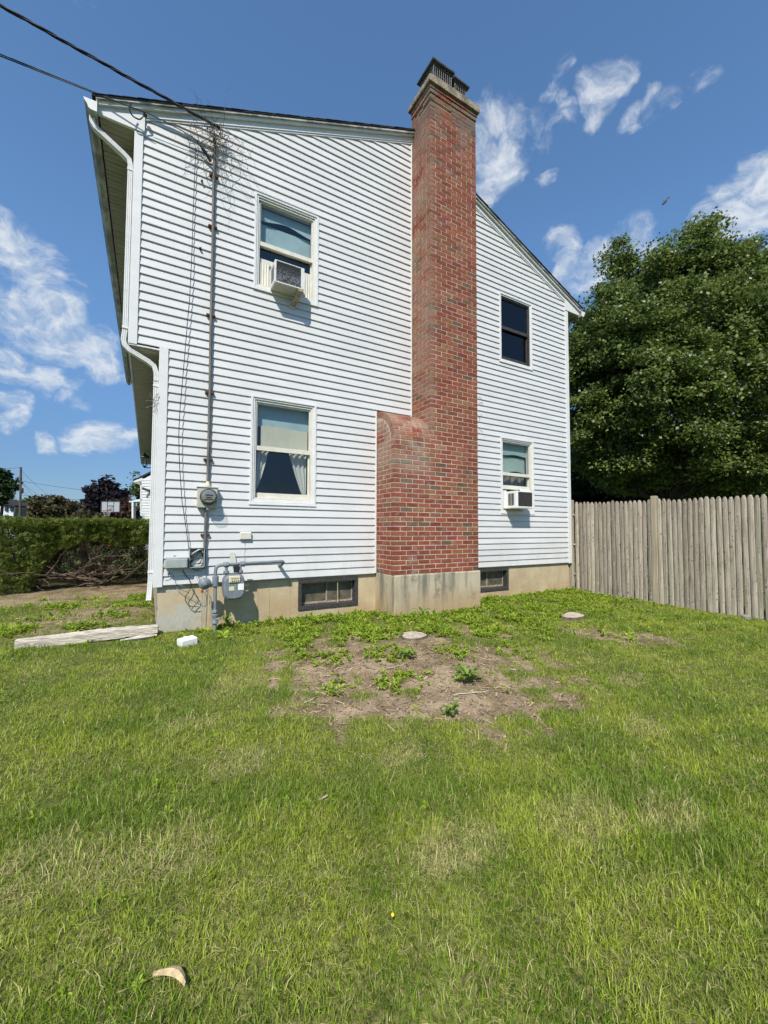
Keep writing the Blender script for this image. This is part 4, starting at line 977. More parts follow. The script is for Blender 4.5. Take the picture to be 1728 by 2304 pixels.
drape('window_shade', lambda u, v: (1.02+.74*u, .14, 4.765-.33*v), 8, 3, M['shadeT'], 'pale teal shade hanging lower in the upper left window', 'shade')
drape('window_shade', lambda u, v: (5.40+.74*u, .10, 2.25-(.20+.012*math.sin(u*8))*v), 20, 3, M['shadeG'], 'green-grey valance at the top of the lower right window', 'shade')
drape('window_shade', lambda u, v: (5.40+.74*u, .14, 2.02-(.28+.018*math.sin(u*7))*v), 20, 3, M['shadeG'], 'pale green shade with ragged hem in the lower right window', 'shade')
drape('curtain', lambda u, v: (5.40+.74*u, .16+.02*math.sin(u*25), 1.66-.26*v), 40, 3, M['lace'], 'brown patterned curtain low in the lower right window', 'curtain')
# wall lantern on the front wall
lx, ly, lz = at(328, 1037, 10.5); lx = -0.27
lan = thing('wall_lantern', (lx, ly, lz-.2), 'black wall lantern under the front overhang', 'lantern')
MB().tube(bez([(-.085, ly, lz-.15), (-.16, ly, lz-.17), (-.24, ly, lz-.165), (lx, ly, lz-.13)], 5), .012, 6).build('arm', M['black'], lan)
MB().box(-.10, -.078, ly-.05, ly+.05, lz-.26, lz-.04, 0, .005).build('back_plate', M['black'], lan)
MB().lathe([(.05, 0), (.085, .2)], (lx, ly, lz-.12), (0, 0, 1), 6).build('glass_shade', M['meterglass'], lan)
for k_ in range(6):
    a_ = k_*math.pi/3; MB().tube([(lx+.052*math.cos(a_), ly+.052*math.sin(a_), lz-.12), (lx+.087*math.cos(a_), ly+.087*math.sin(a_), lz+.08)], .006, 4).build('rib', M['black'], lan)
MB().lathe([(.12, 0), (.11, .02), (.05, .08), (.02, .11), (.012, .16)], (lx, ly, lz+.08), (0, 0, 1), 6).build('roof_cap', M['black'], lan)
MB().lathe([(.01, 0), (.03, .03), (.055, .06)], (lx, ly, lz-.19), (0, 0, 1), 6).build('base_finial', M['black'], lan)
MB().tube(bez([(-.10, ly, lz-.05), (-.16, ly, lz+.14), (-.20, ly, lz+.25), (-.24, ly, lz+.28)], 5), .008, 5).build('scroll', M['black'], lan)

# ------------------------------------------------------------------ dead vines round the mast
random.seed(21)
vt = thing('dead_vine', (.45, -.08, 5.0), 'tangle of dry dead vines hanging at the top of the service mast', 'vine')
def wander(p, d_, n, step, wob, droop):
    P = Vector(p); D_ = Vector(d_).normalized(); out = [P.copy()]
    for i in range(n):
        D_ = (D_+Vector((random.gauss(0, wob), random.gauss(0, wob*.6), random.gauss(0, wob)-droop))).normalized(); P = P+D_*step
        P.y = min(P.y, -.03); out.append(P.copy())
    return out
for k_ in range(52):
    s_ = (random.gauss(.42, .13), -.07-random.random()*.08, random.gauss(5.47, .09)); up_ = k_ < 9
    a_ = random.uniform(-1, 1)
    pts = wander(s_, (a_, random.uniform(-.5, .1), (.5 if up_ else random.uniform(-1.0, .3))), random.randint(6, 13), .055 if not up_ else .045, .33, .02 if up_ else .06)
    n_ = len(pts); r0 = random.uniform(.0018, .0042)
    MB().tube(bez(pts, 3), [r0*(1-.75*i/(3*n_)) for i in range(3*(n_-1)+1)], 4).build('tendril', M['twig'] if k_ % 5 else M['palebark'], vt)
for k_ in range(26):
    c_ = Vector((random.gauss(.50, .05), -.09, random.gauss(5.54, .05))); 
    MB().tube([c_+Vector((random.gauss(0, .05), random.gauss(0, .03), random.gauss(0, .035))) for _ in range(3)], .0032, 4).build('tendril', M['palebark'] if k_ % 2 else M['twig'], vt)
for (pts) in (wpath([(1150, 1110), (1100, 980), (1095, 870), (1120, 830), (1240, 760)], 300, 240, 6.9136, -.06), wpath([(1150, 1110), (1240, 1000), (1290, 920)], 300, 240, 6.9136, -.06), wpath([(1040, 570), (1200, 470), (1390, 430)], 300, 240, 6.9136, -.07), wpath([(930, 180), (960, 300), (1020, 520)], 300, 240, 6.9136, -.09)):
    MB().tube(bez(pts, 5), .0035, 4).build('tendril', M['twig'], vt)
v2 = thing('dead_vine', (-.13, -.06, 2.0), 'wisp of dry vine caught on the lower downspout', 'vine')
for lst in ([(735, 1190), (760, 1090), (780, 1040), (760, 1060), (735, 1100)], [(655, 1190), (690, 1170), (720, 1160), (735, 1110)], [(645, 1110), (690, 1115), (735, 1108), (778, 1110)], [(700, 1040), (715, 1080), (738, 1105)]):
    MB().tube(bez(wpath(lst, 180, 650, 4.4236, -.05), 5), .0025, 4).build('tendril', M['palebark'], v2)
v3 = thing('dead_vine', (4.9, -.03, 2.2), 'faint dry tendrils clinging to siding right of the chimney', 'vine')
for lst in ([(95, 1500), (125, 1510), (145, 1530)], [(105, 1565), (120, 1590), (135, 1570), (160, 1585), (150, 1605)], [(140, 1730), (130, 1755), (105, 1760), (120, 1800), (100, 1815)], [(105, 1930), (140, 1950), (155, 1980)]):
    MB().tube(bez(wpath(lst, 1060, 640, 5.925, -.02), 4), .003, 4).build('tendril', M['twig'], v3)

# ------------------------------------------------------------------ stockade fence
fen = thing('stockade_fence', (7.5, -1.6, -.65), 'weathered grey stockade fence of pointed pickets beside the house', 'fence')
FP = [Vector((7.335, .02)), Vector((7.535, -1.48)), Vector((7.63, -3.0)), Vector((7.72, -4.6)), Vector((7.80, -6.2))]
def fpos(s_):
    for a, b in zip(FP, FP[1:]):
        L = (b-a).length
        if s_ <= L: return a+(b-a)*(s_/L), math.atan2(b.y-a.y, b.x-a.x)
        s_ -= L
    return None, None
random.seed(8); pk = []
for v in range(6):
    w, h = .071+random.uniform(-.003, .003), 1.0; s1 = random.uniform(.052, .066); tp = random.uniform(.012, .018)
    prof = [(-.5, 0.0), (-.32, -.009), (0, -.0125), (.32, -.009), (.5, 0)]
    mb = MB(); vs = []; rows = [(-1.95, 1), (-s1, 1), (-s1*.35, .66), (0, .34)]
    for (z, k_) in rows:
        for (x, y) in prof: vs.append((x*w*k_, y*(.6+.4*k_), z))
        vs += [(.5*w*k_, .012, z), (-.5*w*k_, .012, z)]
    n = 7; fs = [(i*n+j, i*n+(j+1) % n, (i+1)*n+(j+1) % n, (i+1)*n+j) for i in range(3) for j in range(n)]+[tuple(range(3*n, 4*n))]
    pk.append(mb.add(vs, fs).mesh('picket', M['fence'], (0, 0, 0)))
s_ = .055; posts = [0.0, (FP[1]-FP[0]).length, (FP[1]-FP[0]).length+(FP[2]-FP[1]).length+.15, 4.9]
while True:
    p, a_ = fpos(s_)
    if p is None: break
    if not any(abs(s_-q) < .06 for q in posts):
        zt = 1.205-.012*s_+.007*math.sin(s_*9)+random.uniform(-.011, .011)
        place('picket', random.choice(pk), fen, (p.x, p.y, zt), (random.uniform(-.004, .004), random.uniform(-.006, .006), a_+math.pi*0+random.uniform(-.03, .03)))
    s_ += .0765+random.uniform(-.0015, .0025)
for q in posts:
    p, a_ = fpos(q+.001)
    hz = 1.262-.008*q; mb = MB().box(-.046, .046, -.022, .07, -1.95, 0, 0, .006)
    place('post', mb.mesh('post', M['post'], (0, 0, 0)), fen, (p.x, p.y, hz), (0, 0, a_))
for z in (-.25, .35, .95):
    for a, b in zip(FP, FP[1:]):
        d_ = (b-a).normalized(); nn = Vector((-d_.y, d_.x))*.035
        MB().tube([(a.x+nn.x, a.y+nn.y, z), (b.x+nn.x, b.y+nn.y, z)], .03, 4).build('rail', M['fence'], fen)
rk = thing('stone', (*fpos(2.75)[0], gz(7.5, -2.7)), 'flat grey stone lying against the foot of the fence', 'stone')
def stone(parent, c, r, seed, m_):
    random.seed(seed); mb = MB(); P = []; n = 9
    for k_ in range(n): a_ = 2*math.pi*k_/n; rr = r[0]*random.uniform(.75, 1.1); P.append((c[0]+rr*math.cos(a_), c[1]+r[1]/r[0]*rr*math.sin(a_)))
    mb.add([(x, y, c[2]-.03) for x, y in P]+[(c[0]+(x-c[0])*.95, c[1]+(y-c[1])*.95, c[2]+r[2]*.7) for x, y in P]+[(c[0]+(x-c[0])*.6, c[1]+(y-c[1])*.6, c[2]+r[2]*random.uniform(.9, 1.1)) for x, y in P], [(i, (i+1) % n, n+(i+1) % n, n+i) for i in range(n)]+[(n+i, n+(i+1) % n, 2*n+(i+1) % n, 2*n+i) for i in range(n)]+[tuple(range(2*n, 3*n))])
    return mb.build('stone', m_, parent)
M['rock'] = mat('field_stone', (0.24, 0.23, 0.2), 0.9, 0.2, noise=((20, 20, 20), 0.6, 1.3, 6.0), bump=(50, .6, .01))
stone(rk, (WL[rk.name].x-.10, WL[rk.name].y, float(gz(7.4, -2.7))), (.09, .07, .05), 4, M['rock'])

# ------------------------------------------------------------------ small things on the lawn
def stump(cx, cy, rx, ry, h, tilt, label, seed):
    random.seed(seed); z0 = float(gz(cx, cy)); st = thing('tree_stump', (cx, cy, z0), label, 'stump'); n = 22; mb = MB(); R = [1+.10*math.sin(3*2*math.pi*k_/n+seed)+random.uniform(-.09, .09) for k_ in range(n)]
    rows = []
    for (k, zz) in ((1.35, -.05), (1.12, .02), (1.02, h*.7), (1.0, h), (.93, h+.006)):
        rows.append([(cx+rx*k*R[i]*math.cos(2*math.pi*i/n), cy+ry*k*R[i]*math.sin(2*math.pi*i/n), z0+zz+tilt[0]*math.cos(2*math.pi*i/n)*rx+tilt[1]*math.sin(2*math.pi*i/n)*ry) for i in range(n)])
    mb.add([q for r_ in rows for q in r_], [(a*n+i, a*n+(i+1) % n, (a+1)*n+(i+1) % n, (a+1)*n+i) for a in range(4) for i in range(n)])
    mb.build('bark', M['bark'], st, smooth=50)
    MB().add(rows[-1], [tuple(range(n))]).build('cut_face', M['cutwood'], st); return st
stump(2.48, -1.44, .15, .13, .018, (.03, .06), 'low round tree stump in the bare soil before the chimney', 3)
stump(5.20, -1.52, .18, .12, .05, (.05, .08), 'low pale tree stump in the weeds nearer the fence', 5)
# old timber along the bed
tb = thing('timber', (-.7, .0, -.56), 'old split bleached landscape timber lying in the grass left of the house', 'timber')
A_, B_ = Vector((-1.26, .05, -.565)), Vector((-.03, -.075, -.50)); n = 30; vs = []; random.seed(6)
for i in range(n+1):
    u = i/n; c_ = A_.lerp(B_, u); hw = .046*(1-.15*u); hh = .075*(1-.1*u)*(1 if u < .7 else 1-.35*(u-.7)/.3)
    prof = [(-hw, -.04), (-hw*1.02, hh*.55), (-hw*.8, hh*.9), (-hw*.1, hh), (hw*.1, hh*.84), (hw*.35, hh*.98), (hw*.95, hh*.8), (hw, -.04)]
    d_ = (B_-A_).normalized(); nrm = Vector((-d_.y, d_.x, 0))
    for k_, (a, b) in enumerate(prof):
        crack = -.022*max(0, math.sin(u*9+1))**2 if k_ == 4 else 0
        vs.append(c_+nrm*a+Vector((0, 0, .030+b+random.uniform(-.005, .005)+crack)))
m = 8
MB().add(vs, [(i*m+j, i*m+j+1, (i+1)*m+j+1, (i+1)*m+j) for i in range(n) for j in range(m-1)]+[tuple(range(m)), tuple(n*m+j for j in range(m))]).build('beam', M['oldwood'], tb)
MB().tube([(-1.24, .135, -.50), (-.9, .10, -.485), (-.78, .09, -.48)], [.018, .03, .012], 5).build('split_piece', M['oldwood'], tb)
MB().tube([(-.38, -.13, -.545), (-.2, -.135, -.535), (-.04, -.14, -.53)], [.01, .028, .02], 5).build('split_piece', M['oldwood'], tb)
MB().tube([(-1.12, .07, -.42), (-1.12, .07, -.375)], .006, 5).build('spike', M['rust'], tb)
fx, fy, _ = gp(422, 1438, -.53); fz = float(gz(fx, fy))
fb_ = thing('foam_block', (fx, fy, fz), 'small white foam block on the grass before the gas meter', 'block')
mb = MB().box(-.085, .085, -.06, .06, -.02, .075, 0, .008); o_ = place('block', mb.mesh('block', M['white'], (0, 0, 0)), fb_, (fx, fy, fz), (.05, -.06, .35))
MB().lathe([(.02, 0), (.02, .012), (.012, .018)], (fx-.02, fy+.02, fz+.07), (0, 0, 1), 8).build('knob', M['white'], fb_)
fx, fy, fz = gp(390, 2190, -.74)
for _i in range(6): fz = float(gz(fx, fy))+.035; fx, fy, _ = gp(390, 2190, fz)
bk = thing('bark_chip', (fx, fy, fz), 'curved tan strip of bark lying in the near grass', 'bark')
vs = []
for i in range(9):
    u = i/8; x = (u-.5)*.105; y = .026*math.sin(u*2.8)-.02; w = .005+.009*math.sin(u*3.1)
    vs += [(fx+x, fy+y-w, fz), (fx+x*.98, fy+y, fz+.010), (fx+x*.96, fy+y+w, fz+.001)]
bob = MB().add([Vector(p) for p in vs], [(i*3+j, i*3+3+j, i*3+4+j, i*3+1+j) for i in range(8) for j in range(2)]).build('strip', mat('tan_bark', (.52, .40, .23), .9, .1, noise=((60, 60, 60), .7, 1.15, 4.0)), bk, origin=(fx, fy, fz)); bob.rotation_euler = (.1, .15, -.75)
random.seed(17)
sticks = [((730, 1795), 'short pale stick in the lawn left of centre', .05, .2), ((890, 1500), 'thin pale twig on the bare soil', .22, .1), ((1060, 1560), 'long straw-coloured stalk across the bare soil', .34, -.25), ((1010, 1580), 'grey broken stick on the bare soil', .16, 1.0), ((1180, 1418), 'grey stick by the weeds right of the first stump', .14, -.5), ((1150, 1410), 'curved pale twig near the first stump', .12, -.9), ((700, 1575), 'pale straight twig at the left edge of the bare soil', .16, .5), ((1220, 1432), 'short forked stick between the two stumps', .10, -.3)]
for (px, lab, L, an) in sticks:
    x, y, _ = gp(px[0], px[1], -.65); 
    for _i in range(6): zz = float(gz(x, y)); x, y, _ = gp(px[0], px[1], zz+.01)
    s_ = thing('stick', (x, y, zz), lab, 'stick'); d_ = Vector((math.cos(an), math.sin(an), 0))
    pts = [Vector((x, y, zz+.014))+d_*L*(k_/5-.5)+Vector((random.gauss(0, .004), random.gauss(0, .004), random.gauss(0, .002))) for k_ in range(6)]
    MB().tube(pts, [.004, .0055, .005, .005, .004, .002], 5).build('stem', M['cutwood'] if 'pale' in lab or 'straw' in lab else M['palebark'], s_)
# bird
bpx = at(1497, 452, 12.0); bd_ = thing('bird', bpx, 'small grey bird gliding in the sky above the tree', 'bird')
M['bird'] = mat('grey_feathers', (.10, .11, .12), .8, .2)
bvec = (Vector(RT)*.58+Vector(UP)*.82).normalized()
C_ = Vector(bpx)
MB().tube([C_+bvec*q for q in (-.15, -.12, -.06, .0, .06, .09, .125, .16)], [.004, .024, .04, .042, .026, .020, .022, .004], 8).build('body', M['bird'], bd_, smooth=70)
for sg in (-1, 1):
    o_ = (Vector(FW)*.9*sg+Vector(RT)*.15).normalized()
    MB().add([C_+bvec*.05, C_+bvec*.02+o_*.14, C_-bvec*.05+o_*.24, C_-bvec*.09+o_*.20, C_-bvec*.06+o_*.08, C_-bvec*.05], [(0, 1, 4, 5), (1, 2, 3, 4)]).build('wing', M['bird'], bd_)
MB().add([C_+bvec*.14, C_+bvec*.20+Vector(FW)*.03, C_+bvec*.20-Vector(FW)*.03], [(0, 1, 2)]).build('tail', M['bird'], bd_)
# ------------------------------------------------------------------ leaves
RNG = np.random.default_rng(4)
def leaf_mesh(name, C, size, mat_, up=0.5, out=None, aspect=1.5, jitter=.35):
    """one kite-shaped leaf per centre, two triangles folded along its midrib"""
    n = len(C); nr = RNG.normal(size=(n, 3))
    if out is not None: nr = nr*0.8+out*0.55
    nr[:, 2] += up; nr /= np.linalg.norm(nr, axis=1)[:, None]
    tg = np.cross(nr, RNG.normal(size=(n, 3))); tg /= np.linalg.norm(tg, axis=1)[:, None]; bt = np.cross(nr, tg)
    s = size*RNG.uniform(1-jitter, 1+jitter, n)[:, None]
    a = C-tg*s*.5*aspect; b = C+bt*s*.5-tg*s*.08+nr*s*.12; c = C+tg*s*.5*aspect; d = C-bt*s*.5-tg*s*.08+nr*s*.12
    V = np.stack([a, b, c, d], 1).reshape(-1, 3); i = np.arange(n)*4
    return np_mesh(name, V, np.stack([i, i+1, i+2, i+3], -1), mat_)
def crown(name, parent, lobes, nclus, nleaf, size, mat_, spread=.35, up=.5, seed=1, shell=.45, origin=None):
    """lobes: (centre xyz, radii xyz); leaves gather in clusters near the lobe surfaces"""
    global RNG; RNG = np.random.default_rng(seed)
    c = np.array([l[0] for l in lobes], float); r = np.array([l[1] for l in lobes], float)
    w = np.prod(r, 1)**(2/3); w /= w.sum(); k = RNG.choice(len(lobes), nclus, p=w)
    u = RNG.normal(size=(nclus, 3)); u /= np.linalg.norm(u, axis=1)[:, None]
    rad = RNG.uniform(0, 1, nclus)**shell; cc = c[k]+u*r[k]*rad[:, None]
    q = RNG.integers(0, nclus, nleaf); sp = spread*RNG.uniform(.5, 1.35, nclus)[q][:, None]
    P = cc[q]+np.clip(RNG.normal(size=(nleaf, 3)), -1.7, 1.7)*sp*np.array([1, 1, .62])
    me = leaf_mesh(name, P-np.array(origin), size, mat_, up, u[q])
    return place(name, me, parent, origin)
def limb(p0, p1, r0, r1, n=6, wob=.08, rnd=random):
    P0, P1 = Vector(p0), Vector(p1); L = (P1-P0).length
    return [P0.lerp(P1, k/n)+Vector((rnd.gauss(0, wob*L*.3), rnd.gauss(0, wob*L*.3), rnd.gauss(0, wob*L*.15)))*math.sin(math.pi*k/n) for k in range(n+1)], [r0+(r1-r0)*k/n for k in range(n+1)]
def tree(name, base, height_fork, lobes, nclus, nleaf, size, mat_, label, group, tr=.18, spread=.35, seed=1, up=.5, shell=.45, bark='bark', cat='tree'):
    random.seed(seed); b = Vector(base); t_ = thing(name, base, label, cat, group)
    mb = MB(); fork = b+Vector((0, 0, height_fork)); p, r = limb(b-Vector((0, 0, .3)), fork, tr*1.25, tr*.8, 6, .03); mb.tube(p, r, 9)
    for i, (c, rr) in enumerate(lobes):
        p, r = limb(fork-Vector((0, 0, height_fork*.25*random.random())), c, tr*.5, tr*.10, 7, .10); mb.tube(p, r, 6)
        for _ in range(3):
            e = Vector(c)+Vector((random.uniform(-.8, .8)*rr[0], random.uniform(-.8, .8)*rr[1], random.uniform(-.3, .8)*rr[2])); q, r2 = limb(p[4], e, tr*.16, tr*.03, 5, .12); mb.tube(q, r2, 5)
    mb.build('trunk', M[bark], t_, smooth=60)
    crown('crown', t_, lobes, nclus, nleaf, size, mat_, spread, up, seed, shell, origin=tuple(base)); return t_
def gzf(p): return (p[0], p[1], float(gz(p[0], p[1])))
L_maple = leafmat('maple_leaf', (0.15, 0.20, 0.045), (.4, 1.6), .42, .40, .4, .02)
L_dark = leafmat('dark_leaf', (0.030, 0.055, 0.014), (.6, 1.4), .2, .5, .3)
L_purple = leafmat('purple_leaf', (0.020, 0.014, 0.018), (.6, 1.5), .2, .5, .3)
L_brown = leafmat('bronze_leaf', (0.085, 0.072, 0.028), (.5, 1.4), .3, .5, .3, .03)
L_red = leafmat('reddish_leaf', (0.075, 0.04, 0.026), (.5, 1.5), .3, .5, .3, .03)
L_light = leafmat('light_leaf', (0.085, 0.125, 0.035), (.6, 1.35), .3, .5, .3)
L_yew = leafmat('yew_needle', (0.165, 0.215, 0.035), (.35, 1.5), .4, .5, .35, .02)
L_weed = leafmat('weed_leaf', (0.19, 0.27, 0.05), (.6, 1.35), .35, .45, .35, .02)
# big maple behind the fence: lobes given where they stand, 12 to 16 m away
def lobe(px, py, D, rx, rz, ry=None):
    return (at(px, py, D), (rx, ry or rx, rz))
mb_ = gzf(at(1500, 1150, 13.2)[:2])
lobes = [lobe(1555, 610, 13.0, 1.25, 1.15), lobe(1575, 530, 13.2, .6, .5), lobe(1650, 625, 13.0, 1.1, 1.1), lobe(1480, 640, 13.2, 1.2, 1.1), lobe(1400, 590, 13.6, .5, .72), lobe(1375, 680, 13.4, .85, .8),
         lobe(1430, 760, 12.6, 1.5, 1.2), lobe(1560, 740, 12.4, 1.7, 1.4), lobe(1700, 700, 12.4, 1.5, 1.5), lobe(1340, 800, 13.6, 1.3, 1.1), lobe(1330, 740, 14.2, .8, .8), lobe(1310, 900, 14.0, 1.2, 1.1),
         lobe(1470, 880, 12.2, 1.6, 1.2), lobe(1620, 870, 12.0, 1.7, 1.3), lobe(1760, 850, 12.2, 1.6, 1.5), lobe(1400, 950, 12.6, 1.1, .7), lobe(1550, 980, 12.0, 1.1, .5), lobe(1700, 980, 12.0, 1.3, .6), lobe(1800, 730, 13., 1.4, 1.5), lobe(1310, 1030, 14.2, .7, .45), lobe(1590, 1050, 11.6, .45, .35), lobe(1715, 625, 13.4, .7, .7), lobe(1345, 985, 13.0, .9, .55), lobe(1430, 1035, 12.8, .8, .40), lobe(1500, 1010, 13.6, .9, .5), lobe(1660, 1045, 12.2, .8, .4), lobe(1760, 1040, 12.4, .9, .5), lobe(1320, 960, 15.0, .9, .9), lobe(1300, 840, 15.0, .9, 1.2), lobe(1370, 1060, 13.5, .9, .35), lobe(1480, 1075, 13.5, .9, .3), lobe(1560, 1050, 13.2, .9, .4), lobe(1690, 1075, 13.0, 1.0, .35), lobe(1400, 860, 13.8, 1.2, 1.0), lobe(1620, 1090, 13.6, 1.1, .3), lobe(1430, 1095, 14.0, 1.1, .3), lobe(1540, 1100, 14.2, .9, .3)]
M['darkbark'] = mat('maple_bark', (0.055, 0.045, 0.035), 0.95, 0.1, noise=((14, 14, 4), 0.55, 1.3, 4.0))
tree('maple_tree', mb_, 2.6, lobes, 1700, 260000, .066, L_maple, 'large green maple tree rising behind the stockade fence', None, .10, .20, 3, .75, .42, bark='darkbark')
# darker trees and shrubs further back close the view under the maple
for i, (px, D, h, r, lab) in enumerate([(1310, 19, 7.4, 2.6, 'dark leafy tree close behind the house corner beyond the fence'), (1440, 20, 7.4, 3.0, 'dark leafy tree directly behind the maple trunk'), (1580, 19, 7.2, 3.0, 'dark leafy tree behind the right half of the maple'), (1720, 18, 7.2, 3.0, 'dark leafy tree at the right edge beyond the fence'), (1860, 18, 6.4, 2.6, 'dark leafy tree out to the right beyond the fence')]):
    b_ = gzf(at(px, 1150, D)[:2]); B = Vector(b_)
    tree('shade_tree', b_, 1.2, [((B.x, B.y, B.z+h*.5), (r, r, h*.42)), ((B.x+.8, B.y-.5, B.z+h*.25), (r*.8, r*.8, h*.25)), ((B.x-.9, B.y+.4, B.z+h*.3), (r*.8, r*.8, h*.28))], 320, 15000, .20, L_dark, lab, 'dark trees beyond the fence', .14, .45, 20+i, .4, .5)
for i, (px, D, lab) in enumerate([(1340, 15.5, 'low leafy shrub behind the first fence post'), (1600, 14.5, 'low leafy shrub behind the right stretch of fence')]):
    b_ = gzf(at(px, 1150, D)[:2]); B = Vector(b_)
    tree('shrub', b_, .3, [((B.x, B.y, B.z+1.1), (1.3, 1.0, 1.1)), ((B.x+.9, B.y-.5, B.z+.9), (1.0, .8, .9))], 90, 5000, .13, L_dark, lab, None, .06, .3, 40+i, .4, .5, cat='shrub')

# ------------------------------------------------------------------ yew hedge left of the house
hx, hy = -0.98, 4.15; hz_ = float(gz(hx, hy))
yw = thing('yew_hedge', (hx, hy, hz_), 'flat-topped leggy yew hedge with bare lower branches left of the house', 'hedge')
random.seed(31); RNG = np.random.default_rng(31)
HT = 0.80
def hedge_pts(n):
    x = RNG.uniform(-5.4, -0.11, n); part = RNG.uniform(size=n)
    top = HT+.03*fbm(x*4, x*3, 1.0, 2)+RNG.normal(0, .012, n)
    yf = 3.50+.16*fbm(x*2.2, x, 1.5, 7)-.18*sm(-2.2, -3.2, x)
    low = .36+.10*fbm(x*3, x*2, 1.3, 5)-.10*sm(-.9, -.3, x)*0+.06*np.sin(x*5)-1.05*sm(-1.45, -2.1, x)
    y = np.empty(n); z = np.empty(n)
    f = part < .42; t_ = (part >= .42) & (part < .66); b_ = (part >= .66) & (part < .88); u_ = part >= .88
    w = RNG.uniform(size=n)
    y = np.where(f, yf+RNG.uniform(0, .22, n)+.12*(1-w), y); z = np.where(f, low+(top-low)*w, z)
    y = np.where(t_, yf+RNG.uniform(0, 1.9, n), y); z = np.where(t_, top-RNG.uniform(0, .10, n), z)
    y = np.where(b_, 5.2+RNG.uniform(0, .5, n), y); z = np.where(b_, gz(x, 5.3)+.02+(top+.6)*w, z)
    y = np.where(u_, yf+.2+RNG.uniform(0, 1.6, n), y); z = np.where(u_, low+RNG.uniform(0, .12, n), z)
    keep = (z > gz(x, y)+.02) & (z < HT+.05)
    return np.stack([x, y, z], -1)[keep]
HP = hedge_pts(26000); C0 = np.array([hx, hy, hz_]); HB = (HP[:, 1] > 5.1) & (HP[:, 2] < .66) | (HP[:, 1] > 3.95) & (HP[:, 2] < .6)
def spray(name, P, n, L, W, mat_, parent, origin):
    """flat feathery sprigs: a short stem of paired needles, as narrow kites"""
    m = len(P); d = RNG.normal(size=(m, 3)); d[:, 1] -= .9; d[:, 2] += .75; d /= np.linalg.norm(d, axis=1)[:, None]
    sd_ = np.cross(d, RNG.normal(size=(m, 3))); sd_ /= np.linalg.norm(sd_, axis=1)[:, None]
    V = []; 
    for k in range(n):
        side = 1 if k % 2 else -1; u = (k//2+.5)/(n/2)
        b0 = P+d*(L*(u-.5)); dirk = d*.62+sd_*side*.8; ln = W*(1-.35*u)
        wv_ = np.cross(dirk, np.cross(d, sd_)); wv_ /= np.linalg.norm(wv_, axis=1)[:, None]
        V.append(np.stack([b0, b0+dirk*ln*.5+wv_*.007, b0+dirk*ln, b0+dirk*ln*.5-wv_*.007], 1))
    V = np.concatenate(V, 1).reshape(-1, 3)-np.array(origin); i = np.arange(m*n)*4
    return place(name, np_mesh(name, V, np.stack([i, i+1, i+2, i+3], -1), mat_), parent, origin)
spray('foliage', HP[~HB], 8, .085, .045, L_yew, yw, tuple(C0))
spray('inner_foliage', HP[HB], 8, .17, .10, leafmat('shaded_inner_needles', (0.030, 0.026, 0.014), (.4, 1.5), .15, .7, .1), yw, tuple(C0))  # brown inner needles, coloured near-black to paint in the hedge's inner shade
M['yewbark'] = mat('yew_branch', (0.15, 0.115, 0.08), 0.95, 0.1, noise=((14, 14, 14), 0.5, 1.5, 4.0))
bm_ = MB()
for k_ in range(10):
    p, r = limb((hx+random.uniform(-.12, .12), hy+random.uniform(-.12, .12), hz_), (hx+random.uniform(-.7, .5), hy+random.uniform(-.6, .5), hz_+1.0), .045, .015, 7, .16); bm_.tube(p, r, 6)
for k_ in range(38):
    sx = hx+random.uniform(-.25, .25); e = (hx+random.uniform(-3.0, 1.0), hy+random.uniform(-1.0, .4), hz_+random.uniform(.15, 1.0)); e = (min(e[0], -.2), e[1], e[2])
    p, r = limb((sx, hy+random.uniform(-.2, .1), hz_+random.uniform(.0, .25)), e, random.uniform(.010, .022), .004, 9, .18); bm_.tube(p, r, 5)
    for _ in range(3):
        s_ = random.randint(3, 7); q, r2 = limb(p[s_], Vector(p[s_])+Vector((random.uniform(-.5, .3), random.uniform(-.5, .1), random.uniform(-.15, .45))), .007, .002, 5, .2); bm_.tube(q, r2, 4)
bm_.build('branches', M['yewbark'], yw)
pr_ = thing('leaning_pole', (-.35, 2.5, float(gz(-.35, 2.5))), 'thin brown pole leaning in the hedge beside the downspout', 'pole')
MB().tube([gp(265, 1315, -.45), at(335, 1258, 6.9)], .02, 6).build('shaft', M['bark'], pr_)

# ------------------------------------------------------------------ far background to the left
up_ = thing('utility_pole', at(45, 1230, 60), 'wooden utility pole with a cross of wires across the street', 'utility pole')
pb, pt = Vector(at(44, 1230, 60)), Vector(at(47, 1051, 60))
MB().tube([pb, pt], [.17, .13], 8).build('shaft', M['bark'], up_, smooth=60)
MB().tube([Vector(at(34, 1077, 60)), Vector(at(50, 1070, 60))], .05, 5).build('cross_arm', M['bark'], up_)
MB().lathe([(.15, 0), (.2, .1), (.2, .7), (.12, .8)], Vector(at(49, 1110, 60)), (0, 0, 1), 8).build('transformer', M['coil2'], up_)
for i, (y0_, x1_, y1_) in enumerate([(1052, -60, 1043), (1082, 330, 1112), (1056, 120, 1120), (1082, 110, 1125), (1082, 90, 1125), (1100, 110, 1140), (1082, -60, 1078), (1098, -60, 1094), (1102, -60, 1106), (1113, 210, 1122)]):
    A = Vector(at(46, y0_, 60)); Bq = Vector(at(x1_, y1_, 60 if i in (0, 1, 6, 7, 8, 9) else 75)); MB().tube(cable_pts(A, Bq, .35, 12), .022, 4).build('wire', M['cable'], up_)
hp = thing('basketball_hoop', at(246, 1232, 25), 'basketball hoop with grey backboard on a red pole beyond the hedge', 'basketball hoop')
bc = Vector(at(249, 1140, 25)); rv = Vector((RT[0], RT[1], 0)).normalized(); dv = Vector((-RT[1], RT[0], 0)).normalized(); W_, H_ = .57, .335
